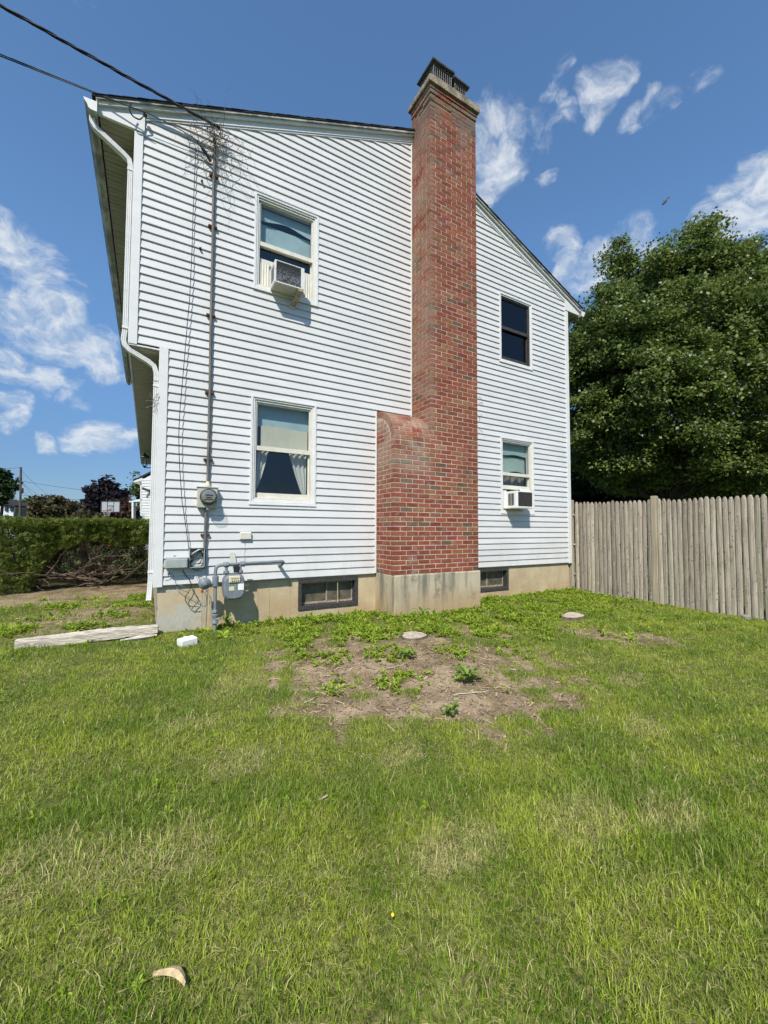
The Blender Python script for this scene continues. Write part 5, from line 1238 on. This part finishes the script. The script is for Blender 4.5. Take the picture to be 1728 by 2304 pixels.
def slab(name, a0, a1, z0, z1, y0, y1, m_, parent):
    vs = [bc+rv*a+dv*y+Vector((0, 0, z)) for a in (a0, a1) for y in (y0, y1) for z in (z0, z1)]
    return MB().convex(vs, [(0,1,3,2),(4,5,7,6),(0,1,5,4),(2,3,7,6),(0,2,6,4),(1,3,7,5)]).build(name, m_, parent)
M['board'] = mat('backboard', (0.36, 0.37, 0.40), 0.4, 0.4)
bb = slab('backboard', -W_, W_, -H_, H_, 0, .03, M['board'], hp)
for (a, b, c, d) in ((-W_, W_, H_-.03, H_+.02), (-W_, W_, -H_-.02, -H_+.03), (-W_-.02, -W_+.03, -H_, H_), (W_-.03, W_+.02, -H_, H_), (-.205, -.18, -H_, H_), (.18, .205, -H_, H_), (-.2, .2, .04, .065), (-.2, .2, -.2, -.175)):
    slab('frame_bar', a, b, c, d, -.02, -.002, M['coil2'], bb)
slab('bracket', -.12, .12, -.26, -.1, .02, .35, M['coil2'], hp)
MB().tube([bc+dv*.02+Vector((-.16, 0, 0))*0+rv*-.15+Vector((0, 0, .03)), bc-dv*.01+Vector((0, 0, -.15)), bc+rv*.15+Vector((0, 0, .03))], .015, 4).build('brace', M['coil2'], hp)
MB().tube([bc-dv*.32+Vector((0, 0, -.25))+(rv*math.cos(a_)+dv*math.sin(a_))*.22 for a_ in np.linspace(0, 2*math.pi, 17)], .012, 4).build('rim', M['red'], hp)
net = MB()
for k_ in range(10):
    a_ = k_*.628; net.tube([bc-dv*.32+Vector((0, 0, -.25))+(rv*math.cos(a_)+dv*math.sin(a_))*.21, bc-dv*.32+Vector((0, 0, -.6))+(rv*math.cos(a_+.5)+dv*math.sin(a_+.5))*.12], .006, 3)
net.build('net', M['white'], hp)
MB().tube([Vector(at(246, 1232, 25.3)), Vector(at(246.5, 1150, 25.3))], .045, 6).build('pole', M['red'], hp)
# neighbour's house, seen edge-on past the corner
nbm = thing('house', at(330, 1225, 30), 'white sided house next door beyond the hedge', 'house')
Dn = 30.0
def npt(px, py, dd=0): return Vector(at(px, py, Dn))+dv*dd
def nquad(name, pts, m_, parent, depth=6.0):
    vs = [npt(*p) for p in pts]+[npt(*p)+dv*depth for p in pts]; n = len(pts)
    return MB().convex(vs, [tuple(range(n)), tuple(range(n, 2*n))]+[(i, (i+1) % n, n+(i+1) % n, n+i) for i in range(n)]).build(name, m_, parent)
wl_ = nquad('wall', [(318, 1160), (420, 1160), (420, 1046), (385, 1046), (318, 1080)], M['trim'], nbm)
nquad('lower_wall', [(326, 1240), (420, 1240), (420, 1160), (326, 1160)], M['trim'], nbm)
nquad('corner_board', [(315.5, 1160), (319, 1160), (319, 1079), (315.5, 1081)], M['trim'], nbm, .3)
for k_ in range(26):
    y_ = 1080+k_*6.2; xl_ = 319 if y_ < 1158 else 327
    MB().convex([npt(xl_, y_)+dv*q for q in (-.03, .0)]+[npt(420, y_)+dv*q for q in (-.03, 0)]+[npt(xl_, y_+1.4)+dv*q for q in (-.03, .0)]+[npt(420, y_+1.4)+dv*q for q in (-.03, 0)], [(0, 1, 3, 2), (4, 5, 7, 6), (0, 1, 5, 4), (2, 3, 7, 6), (0, 2, 6, 4), (1, 3, 7, 5)]).build('siding_ridge', M['trim'], wl_)
nquad('roof', [(301, 1082), (385, 1041), (385, 1037), (302, 1078.5)], M['shingle'], nbm)
nquad('eave', [(302, 1086), (320, 1080), (320, 1075), (302, 1081.5)], M['trim'], nbm)
nquad('soffit', [(304, 1087), (318, 1092), (318, 1083), (304, 1084)], M['soffit'], nbm)
MB().tube([npt(329, 1100)-dv*.5, npt(340, 1106)], .09, 6).build('vent_pipe', M['conduit'], nbm)
nquad('porch_roof', [(290, 1128), (318, 1122), (318, 1128), (290, 1130)], M['trim'], nbm, 2)
nquad('porch_post', [(296, 1240), (300, 1240), (300, 1130), (296, 1130)], M['trim'], nbm, .3)
# far house across the street
fh = thing('house', at(-10, 1215, 70), 'distant white two-storey house with dark shutters at the left edge', 'house')
def fq(name, pts, D, m_, parent, depth=5.0):
    vs = [Vector(at(px, py, D)) for px, py in pts]; vs = vs+[v_+dv*depth for v_ in vs]; n = len(pts)
    return MB().convex(vs, [tuple(range(n)), tuple(range(n, 2*n))]+[(i, (i+1) % n, n+(i+1) % n, n+i) for i in range(n)]).build(name, m_, parent)
fq('wall', [(-60, 1215), (30, 1215), (30, 1140), (8, 1138), (-60, 1115)], 70, M['trim'], fh); fq('roof', [(-62, 1113), (34, 1137), (34, 1141), (-62, 1118)], 69.5, M['shingle'], fh, 6)
M['shutter'] = mat('blue_shutter', (0.03, 0.045, 0.08), .6, .3)
for (a, b, c, d) in ((10, 17, 1139, 1150), (22, 29, 1140, 1150), (6, 14, 1160, 1172), (19, 25, 1161, 1171)):
    w_ = fq('window', [(a, d), (b, d), (b, c), (a, c)], 69.8, M['shutter'], fh, .15); fq('pane', [(a+2, d-1), (b-2, d-1), (b-2, c+1), (a+2, c+1)], 69.6, M['glass'], w_, .05)
gh = thing('house', at(55, 1215, 62), 'low grey-roofed house behind the utility pole', 'house')
M['greyroof'] = mat('grey_roof', (.22, .215, .21), .9, .1, noise=((2, 2, 2), .8, 1.1, 4.))
fq('roof', [(30, 1163), (72, 1165), (66, 1145), (36, 1144)], 62, M['greyroof'], gh, 4); fq('wall', [(32, 1215), (70, 1215), (70, 1164), (32, 1163)], 62.3, M['trim'], gh, 4)
def bgtree(name, px, py, D, wpx, hpx, n, size, m_, lab, grp='trees across the street', spread=None, nl=5, seed=1, cat='tree', shell=.45):
    b_ = gzf(at(px, 1200, D)[:2]); s_ = D/F; random.seed(seed); L = []
    c0 = Vector(at(px, py, D)); rx, rz = wpx/2*s_, hpx/2*s_
    L.append((tuple(c0), (rx*.72, rx*.72, rz*.8)))
    for k_ in range(nl): L.append(((c0.x+RT[0]*random.uniform(-.6, .6)*rx, c0.y+RT[1]*random.uniform(-.6, .6)*rx, c0.z+random.uniform(-.6, .55)*rz), (rx*random.uniform(.3, .5),)*2+(rz*random.uniform(.3, .48),)))
    tree(name, b_, max(.5, (c0.z-rz*.6)-b_[2]), L, 160, n, size, m_, lab, grp, .16*D/45, (spread or .28)*D/40, seed, .4, shell, cat=cat)
bgtree('dark_tree', 2, 1095, 60, 70, 105, 7000, .32, L_dark, 'dark green tree at the left edge beside the utility pole', seed=51)
bgtree('green_tree', 58, 1150, 85, 80, 70, 5000, .34, L_light, 'light green tree far behind the utility pole', seed=52)
bgtree('bronze_tree', 128, 1150, 42, 125, 85, 12000, .22, L_brown, 'broad bronze-green tree in the middle behind the hedge', seed=53)
bgtree('purple_tree', 236, 1120, 50, 105, 105, 12000, .26, L_purple, 'dark purple-leaved tree behind the basketball hoop', seed=54)
bgtree('red_tree', 280, 1155, 44, 80, 80, 8000, .22, L_red, 'reddish bushy tree right of the basketball hoop', seed=55)
bgtree('bronze_tree', 195, 1172, 40, 90, 50, 6000, .22, L_brown, 'low bronze bush below the purple tree', seed=57, cat='shrub')
bgtree('sparse_tree', 308, 1095, 60, 52, 80, 1500, .24, L_light, 'thin open-crowned tree rising above the white house next door', seed=56, shell=.7)
bgtree('green_tree', 100, 1180, 60, 160, 46, 6000, .3, L_dark, 'low dark shrubs along the far side of the street', seed=58, cat='shrub')

# ------------------------------------------------------------------ grass and weeds
def grassmat(name, green_a, green_b, straw, transl=.35, inst=False):
    m = mat(name, green_a, .5, .25); t = m.node_tree; p = t.nodes['Principled BSDF']; o = t.nodes['Material Output']
    dry = N(t, 'ShaderNodeAttribute', attribute_name='dry', attribute_type='INSTANCER' if inst else 'GEOMETRY').outputs['Fac']
    tint = N(t, 'ShaderNodeAttribute', attribute_name='tint', attribute_type='INSTANCER' if inst else 'GEOMETRY').outputs['Fac']
    isl = N(t, 'ShaderNodeNewGeometry').outputs['Random Per Island']
    m1 = N(t, 'ShaderNodeMix', data_type='RGBA'); t.links.new(tint, m1.inputs[0]); m1.inputs[6].default_value = (*green_a, 1); m1.inputs[7].default_value = (*green_b, 1)
    # some blades in every clump are dry: threshold of the per-blade random number by the clump's dryness
    f = mr(ma('SUBTRACT', dry, isl, t=t), -.05, .05, 0, 1, t=t) if inst else dry
    m2 = N(t, 'ShaderNodeMix', data_type='RGBA'); t.links.new(f, m2.inputs[0]); t.links.new(m1.outputs[2], m2.inputs[6]); m2.inputs[7].default_value = (*straw, 1)
    h = N(t, 'ShaderNodeHueSaturation'); t.links.new(m2.outputs[2], h.inputs['Color'])
    t.links.new(mr(ma('FRACT', ma('MULTIPLY', isl, 13.7, t=t), t=t), 0, 1, .62, 1.38, t=t, smooth=False), h.inputs['Value'])
    t.links.new(h.outputs[0], p.inputs['Base Color'])
    tr = N(t, 'ShaderNodeBsdfTranslucent'); ms = N(t, 'ShaderNodeMixShader'); ms.inputs[0].default_value = transl
    t.links.new(h.outputs[0], tr.inputs['Color']); t.links.new(p.outputs[0], ms.inputs[1]); t.links.new(tr.outputs[0], ms.inputs[2]); t.links.new(ms.outputs[0], o.inputs['Surface'])
    return m
GM = grassmat('lawn_grass', (0.16, 0.29, 0.006), (0.37, 0.47, 0.032), (0.66, 0.58, 0.28), .45)
def scatter(name, P, kind, rot, scl, dry, tint, coll, label=None):
    me = bpy.data.meshes.new(name); me.vertices.add(len(P)); me.vertices.foreach_set('co', np.asarray(P, np.float32).ravel())
    for nm, ty, val, key in (('kind', 'INT', kind, 'value'), ('scl', 'FLOAT', scl, 'value'), ('dry', 'FLOAT', dry, 'value'), ('tint', 'FLOAT', tint, 'value'), ('rot', 'FLOAT_VECTOR', rot, 'vector')):
        a_ = me.attributes.new(nm, ty, 'POINT'); a_.data.foreach_set(key, np.asarray(val, np.int32 if ty == 'INT' else np.float32).ravel())
    ob = place(name, me, None, (0, 0, 0)); tag(ob, kind='stuff')
    if label: ob['label'] = label
    g = bpy.data.node_groups.new(name, 'GeometryNodeTree')
    g.interface.new_socket('Geometry', in_out='INPUT', socket_type='NodeSocketGeometry'); g.interface.new_socket('Geometry', in_out='OUTPUT', socket_type='NodeSocketGeometry')
    gi, go = g.nodes.new('NodeGroupInput'), g.nodes.new('NodeGroupOutput'); ci = g.nodes.new('GeometryNodeCollectionInfo')
    ci.inputs['Collection'].default_value = coll; ci.inputs['Separate Children'].default_value = True; ci.inputs['Reset Children'].default_value = True
    ip = g.nodes.new('GeometryNodeInstanceOnPoints'); ip.inputs['Pick Instance'].default_value = True
    def na(nm, ty):
        n = g.nodes.new('GeometryNodeInputNamedAttribute'); n.data_type = ty; n.inputs['Name'].default_value = nm; return n.outputs['Attribute']
    g.links.new(gi.outputs[0], ip.inputs['Points']); g.links.new(ci.outputs[0], ip.inputs['Instance'])
    g.links.new(na('kind', 'INT'), ip.inputs['Instance Index']); 
    er = g.nodes.new('FunctionNodeEulerToRotation'); g.links.new(na('rot', 'FLOAT_VECTOR'), er.inputs[0]); g.links.new(er.outputs[0], ip.inputs['Rotation'])
    g.links.new(na('scl', 'FLOAT'), ip.inputs['Scale']); g.links.new(ip.outputs[0], go.inputs[0])
    md = ob.modifiers.new('scatter', 'NODES'); md.node_group = g; return ob
RNG = np.random.default_rng(77)
def pts_in(x0, x1, y0, y1, dens):
    n = int((x1-x0)*(y1-y0)*dens); P = np.stack([RNG.uniform(x0, x1, n), RNG.uniform(y0, y1, n)], -1); return P
def visible(P, z, marg=0.35):
    d = np.c_[P, z]-CAM; zf = d@FW; px = (d@RT)/np.maximum(zf, .01); py = (d@UP)/np.maximum(zf, .01)
    return (zf > .5) & (np.abs(px) < .94+marg) & (py > -1.252-marg*.8)
def off_lawn(P, g=.0):
    return (P[:, 1] > -.02-g) & (P[:, 0] > -.06) | ((P[:, 0] > 2.78-g) & (P[:, 0] < 4.37+g) & (P[:, 1] > -.53-g)) | (P[:, 0] > 7.33-g+.1*np.clip(-P[:, 1], 0, 9)**.8)
def blades(name, P, L, W, lean, az, dry, tint, flat, label):
    """one mesh of curved three-triangle blades; dry and tint are stored per blade"""
    n = len(P); z = gz(P[:, 0], P[:, 1])-.004; dx, dy = np.cos(az), np.sin(az)
    tw = az+np.pi/2+RNG.normal(0, .7, n); ox, oy = np.cos(tw)*W/2, np.sin(tw)*W/2
    hz = np.where(flat, L*.10+.004, L*np.sqrt(np.clip(1-(lean*.8)**2, .05, 1)))
    ml = np.where(flat, .5, .30); mh = np.where(flat, 1.3, .58)
    mx_, my_, mz_ = P[:, 0]+dx*L*lean*ml, P[:, 1]+dy*L*lean*ml, z+hz*mh
    tx_, ty_, tz_ = P[:, 0]+dx*L*lean, P[:, 1]+dy*L*lean, z+np.where(flat, .006, hz*(1-.22*lean))
    V = np.stack([np.stack([P[:, 0]-ox, P[:, 1]-oy, z], -1), np.stack([P[:, 0]+ox, P[:, 1]+oy, z], -1), np.stack([mx_-ox*.85, my_-oy*.85, mz_], -1), np.stack([mx_+ox*.85, my_+oy*.85, mz_], -1), np.stack([tx_, ty_, tz_], -1)], 1).reshape(-1, 3)
    i = np.arange(n)*5; T = np.stack([i, i+1, i+3, i, i+3, i+2, i+2, i+3, i+4], -1).reshape(-1, 3)
    me = np_mesh(name, V, T, GM, 3)
    for nm, val in (('dry', dry), ('tint', tint)):
        a_ = me.attributes.new(nm, 'FLOAT', 'POINT'); a_.data.foreach_set('value', np.repeat(np.asarray(val, np.float32), 5))
    me.polygons.foreach_set('use_smooth', [True]*len(me.polygons))
    return tag(place(name, me, None, (0, 0, 0)), label, kind='stuff')
def lawn(Tc, per, rad, label, long_extra=0.0, marg=.22):
    """tufts at Tc; per = blades in a tuft"""
    q = np.repeat(np.arange(len(Tc)), per); n = len(q)
    P = Tc[q]+RNG.normal(size=(n, 2))*rad
    taz = RNG.uniform(0, 2*np.pi, len(Tc))
    tl = RNG.uniform(.6, 1.15, len(Tc))
    dn = dirt(P[:, 0], P[:, 1]); pf = .35+.30*fbm(P[:, 0], P[:, 1], 1.2, 9)+.42*fbm(P[:, 0], P[:, 1], 4.0, 6)
    longp = np.clip(.06+.35*sm(.42, .05, pf)+.6*np.exp(-(((P[:, 0]-1.9)/.7)**2+((P[:, 1]+4.25)/.45)**2))+long_extra, 0, .8)
    keep = (RNG.uniform(size=n) < np.clip(1.0-1.15*dn, .05, 1)) & ~off_lawn(P)
    P, q, dn, pf, longp = P[keep], q[keep], dn[keep], pf[keep], longp[keep]; n = len(P)
    st = straw(P[:, 0], P[:, 1]); flat = RNG.uniform(size=n) < .12+.16*sm(.35, .9, pf)+.3*dn+.25*st
    isl = RNG.uniform(size=n) < longp
    L = np.where(isl, RNG.uniform(.042, .080, n), RNG.uniform(.018, .040, n))*tl[q]*(.85+.3*fbm(P[:, 0], P[:, 1], 2.5, 8)+.1)
    L = np.where(flat, RNG.uniform(.03, .085, n), L)
    dist = np.hypot(P[:, 0]-CAM[0], P[:, 1]-CAM[1])
    W = RNG.uniform(.0017, .0032, n)*np.where(isl, 1.15, 1)*np.where(flat, .8, 1)*np.clip(.62+dist*.16, 1, 2.1)
    az = taz[q]+RNG.normal(0, .9, n); lean = np.where(flat, 1.0, np.clip(RNG.normal(.45, .25, n)+.12*isl, .05, 1.05))
    pd = np.clip(.10+.36*sm(.42, .95, pf)+.5*dn+.22*flat+.40*st, 0, .95); dry = np.clip((RNG.uniform(size=n) < pd)*RNG.uniform(.55, 1, n)+RNG.uniform(0, .22, n), 0, 1)
    tint = np.clip(.42+1.3*fbm(P[:, 0], P[:, 1], 2.6, 15)+.8*fbm(P[:, 0], P[:, 1], 7.5, 25)+RNG.normal(0, .22, n), 0, 1)
    return blades('grass', P, L, W, lean, az, dry, tint, flat, label)
Tc = pts_in(-3.6, 8.2, -5.2, .1, 3500); z = gz(Tc[:, 0], Tc[:, 1]); Tc = Tc[visible(Tc, z, .16)]
dist = np.hypot(Tc[:, 0]-CAM[0], Tc[:, 1]-CAM[1])
weedy = sm(-2.6, -1.4, Tc[:, 1]+.35*fbm(Tc[:, 0], Tc[:, 1], 2.2, 12)-.15*(Tc[:, 0]-2.4)*(Tc[:, 0] > 2.4))*sm(.9, 1.8, Tc[:, 0]+.3*fbm(Tc[:, 1], Tc[:, 0], 3, 1))
pr_k = np.where(dist < 2.6, 1, np.where(dist < 4.2, .68, .40))*(1-.5*weedy)
Tc = Tc[RNG.uniform(size=len(Tc)) < pr_k]
g_ = lawn(Tc, 9, .016, 'patchy green and straw-coloured lawn grass'); print('lawn tris', len(g_.data.polygons))
Tc = pts_in(-4.2, -.05, .1, 3.2, 520); lawn(Tc, 7, .022, 'thin grass among bark mulch in the bed left of the house', .15)
def clump_collection(name, clumps, m_):
    c = bpy.data.collections.new(name)
    for i, (V, Fc) in enumerate(clumps):
        me = bpy.data.meshes.new('%s_%02d' % (name, i)); me.from_pydata(V, [], Fc); me.materials.append(m_); me.update()
        o = bpy.data.objects.new('%s_%02d' % (name, i), me); c.objects.link(o)
    return c
# broadleaf weeds
def rosette(nl, L, W, h, seed):
    rg_ = np.random.default_rng(seed); V = []; Fc = []
    for i in range(nl):
        a = 2*math.pi*(i/nl)+rg_.uniform(-.5, .5); dx, dy = math.cos(a), math.sin(a); l = L*rg_.uniform(.6, 1.2); w = W*rg_.uniform(.7, 1.2); zt = h*rg_.uniform(.3, 1.1); z0 = h*rg_.uniform(.0, .6); b = len(V)
        for (u_, k_) in ((.08, .12), (.4, .8), (.72, 1.0), (1.0, .15)):
            r = l*u_; zz = z0+zt*math.sin(u_*2.2)*.9; ox, oy = -dy*w*k_/2, dx*w*k_/2; V += [(dx*r-ox, dy*r-oy, zz+.15*w*k_), (dx*r, dy*r, zz), (dx*r+ox, dy*r+oy, zz+.15*w*k_)]
        for q in range(3): Fc += [(b+q*3, b+q*3+3, b+q*3+4, b+q*3+1), (b+q*3+1, b+q*3+4, b+q*3+5, b+q*3+2)]
    return V, Fc
WM = grassmat('weed_leaf_green', (0.19, 0.30, 0.016), (0.36, 0.46, 0.05), (0.30, 0.27, 0.10), .35, True)
weeds = [rosette(9, .05, .022, .03, 1), rosette(12, .04, .018, .05, 2), rosette(8, .075, .024, .045, 3), rosette(14, .035, .020, .07, 4), rosette(7, .10, .022, .05, 5)]
WC = clump_collection('weed_clump', weeds, WM)
P = pts_in(-1.6, 7.7, -3.9, 2.6, 1000); z = gz(P[:, 0], P[:, 1]); k = visible(P, z); P, z = P[k], z[k]; dn = dirt(P[:, 0], P[:, 1])
cl = fbm(P[:, 0], P[:, 1], 4.5, 21); wall_d = np.minimum(np.abs(P[:, 1]), np.where((P[:, 0] > 2.6) & (P[:, 0] < 4.5), np.abs(P[:, 1]+.53), 9))
den = .95*sm(-.25, .30, cl)*sm(-2.7, -1.5, P[:, 1]-.22*(P[:, 0]-2.4)*(P[:, 0] < 9)*.9)*sm(.6, 1.6, P[:, 0])+.55*sm(.35, .05, wall_d)*sm(.0, .6, P[:, 0])+.14*sm(.1, .45, cl)+.5*sm(0, .3, cl)*(P[:, 1] > .12)*(P[:, 0] < -.1)
den *= np.clip(1-.85*dn, .2, 1); den += .16*dn*sm(.0, .4, cl)*(P[:, 1] < 0); den *= sm(.16, .30, np.hypot(P[:, 0]-5.15, P[:, 1]+1.62)); den *= sm(.14, .24, np.hypot(P[:, 0]-2.45, P[:, 1]+1.5))
inside = off_lawn(P, .02)
keep = (RNG.uniform(size=len(P)) < den) & ~inside; P, z = P[keep], z[keep]; n = len(P)
scatter('weeds', np.c_[P, z], RNG.integers(0, 5, n), np.stack([RNG.normal(0, .2, n), RNG.normal(0, .2, n), RNG.uniform(0, 6.28, n)], -1), RNG.uniform(.35, .95, n)*np.where((P[:, 1] < -2.6) | (P[:, 0] < 1.1) & (P[:, 1] < -.5), .5, 1), np.clip(RNG.normal(.12, .12, n), 0, .6), RNG.uniform(0, 1, n), WC, 'broadleaf weeds spreading between the bare soil and the house')
print('weeds', n)
# a few plants one can pick out
def plant(x, y, kind_, s, label, name='weed_plant'):
    zz = float(gz(x, y)); p_ = thing(name, (x, y, zz), label, 'plant'); V, Fc = rosette(*kind_)
    MB().add([(x+a*s, y+b*s, zz+c*s) for a, b, c in V], Fc).build('leaves', L_weed, p_); MB().tube([(x, y, zz-.01), (x+.004, y, zz+.04*s)], .004, 4).build('stem', L_weed, p_)
plant(2.25, -2.62, (26, .09, .022, .07, 31), 1.5, 'bushy green weed tuft in the middle of the bare soil')
plant(.68, -.16, (14, .06, .035, .12, 32), 1.2, 'dark broad-leaved weed growing beside the gas riser')
plant(3.12, -.68, (7, .12, .03, .12, 33), 1.2, 'single dandelion-like weed against the chimney footing')
plant(2.05, -1.95, (20, .07, .024, .05, 34), 1.4, 'round low weed left of centre on the bare soil')
plant(1.75, -3.0, (20, .06, .024, .06, 35), 1.2, 'small leafy weed at the near edge of the bare soil')
dsx, dsy, _ = gp(897, 1392, -.58); dz_ = float(gz(dsx, dsy)); dst = thing('withered_plant', (dsx, dsy, dz_), 'dead brown twiggy stub at the corner of the chimney footing', 'plant'); random.seed(9)
for k_ in range(14):
    a_ = random.uniform(0, 6.28); L = random.uniform(.05, .12) if k_ else .2
    MB().tube([(dsx, dsy, dz_), (dsx+.02*math.cos(a_), dsy+.02*math.sin(a_), dz_+L*.5), (dsx+.05*math.cos(a_)*(k_ > 0), dsy+.05*math.sin(a_)*(k_ > 0), dz_+L)], [.005, .004, .002], 4).build('twig', M['bark'], dst)
# loose straw, chips and pebbles on the bare soil
LV = []
P = pts_in(-1.6, 6, -3.6, 1.8, 260); dn = dirt(P[:, 0], P[:, 1]); P = P[RNG.uniform(size=len(P)) < dn]; z = gz(P[:, 0], P[:, 1])+.006
a_ = RNG.uniform(0, 6.28, len(P)); L_ = RNG.uniform(.008, .05, len(P)); w_ = RNG.uniform(.0015, .006, len(P)); dx, dy = np.cos(a_), np.sin(a_)
C_ = np.c_[P, z]; T_ = np.c_[dx*L_, dy*L_, RNG.normal(0, .004, len(P))]; B_2 = np.c_[-dy*w_, dx*w_, 0*w_+.001]
V = np.stack([C_-T_-B_2, C_+T_-B_2, C_+T_+B_2, C_-T_+B_2], 1).reshape(-1, 3); i = np.arange(len(P))*4
lm = mat('straw_litter', (.36, .28, .17), .95, .1); vary(lm, .35, 1.5, island=True)
tag(place('litter', np_mesh('litter', V, np.stack([i, i+1, i+2, i+3], -1), lm), None, (0, 0, 0)), 'bits of straw and wood chips on the bare soil', kind='stuff')

# clods and pebbles on the bare soil
CV = []; CF = []
P = pts_in(.3, 5.8, -3.5, -.9, 320); dn = dirt(P[:, 0], P[:, 1]); P = P[RNG.uniform(size=len(P)) < dn*.9]; z = gz(P[:, 0], P[:, 1]); r = np.clip(RNG.gamma(2.0, .0034, len(P))+.003, 0, .015)
oc = np.array([(1, 0, 0), (0, 1, 0), (-1, 0, 0), (0, -1, 0), (0, 0, 1), (0, 0, -.6)], float)
V = (oc[None]*RNG.uniform(.6, 1.25, (len(P), 6, 1))*r[:, None, None]*np.array([1.2, 1.2, .8])+np.c_[P, z+r*.25][:, None]).reshape(-1, 3)
T = np.array([(0, 1, 4), (1, 2, 4), (2, 3, 4), (3, 0, 4), (1, 0, 5), (2, 1, 5), (3, 2, 5), (0, 3, 5)]); Fc = (T[None]+(np.arange(len(P))*6)[:, None, None]).reshape(-1, 3)
cm_ = mat('soil_clod', (.27, .20, .13), .95, .1); vary(cm_, .45, 1.5, island=True)
tag(place('pebbles', np_mesh('pebbles', V, Fc, cm_, 3), None, (0, 0, 0)), 'small clods and pebbles strewn over the bare soil', kind='stuff')

# two dandelions in flower
M['yellow'] = mat('dandelion_yellow', (0.75, 0.50, 0.02), 0.7, 0.2)
for (px, py, lab) in ((881, 2060, 'single yellow dandelion flower in the near lawn'), (655, 1418, 'tiny yellow dandelion flower among weeds before the basement window')):
    x, y, zz = gp(px, py, -.7)
    for _i in range(8): zz = float(gz(x, y))+.035; x, y, _ = gp(px, py, zz)
    fl = thing('dandelion', (x, y, zz-.035), lab, 'flower')
    MB().tube([(x, y, zz-.04), (x+.004, y, zz)], .0018, 5).build('stem', L_weed, fl)
    MB().lathe([(.001, 0), (.003, .001), (.006, .003), (.0055, .005), (.002, .006)], (x+.004, y, zz), (-.2, -.5, .8), 12).build('flower_head', M['yellow'], fl)
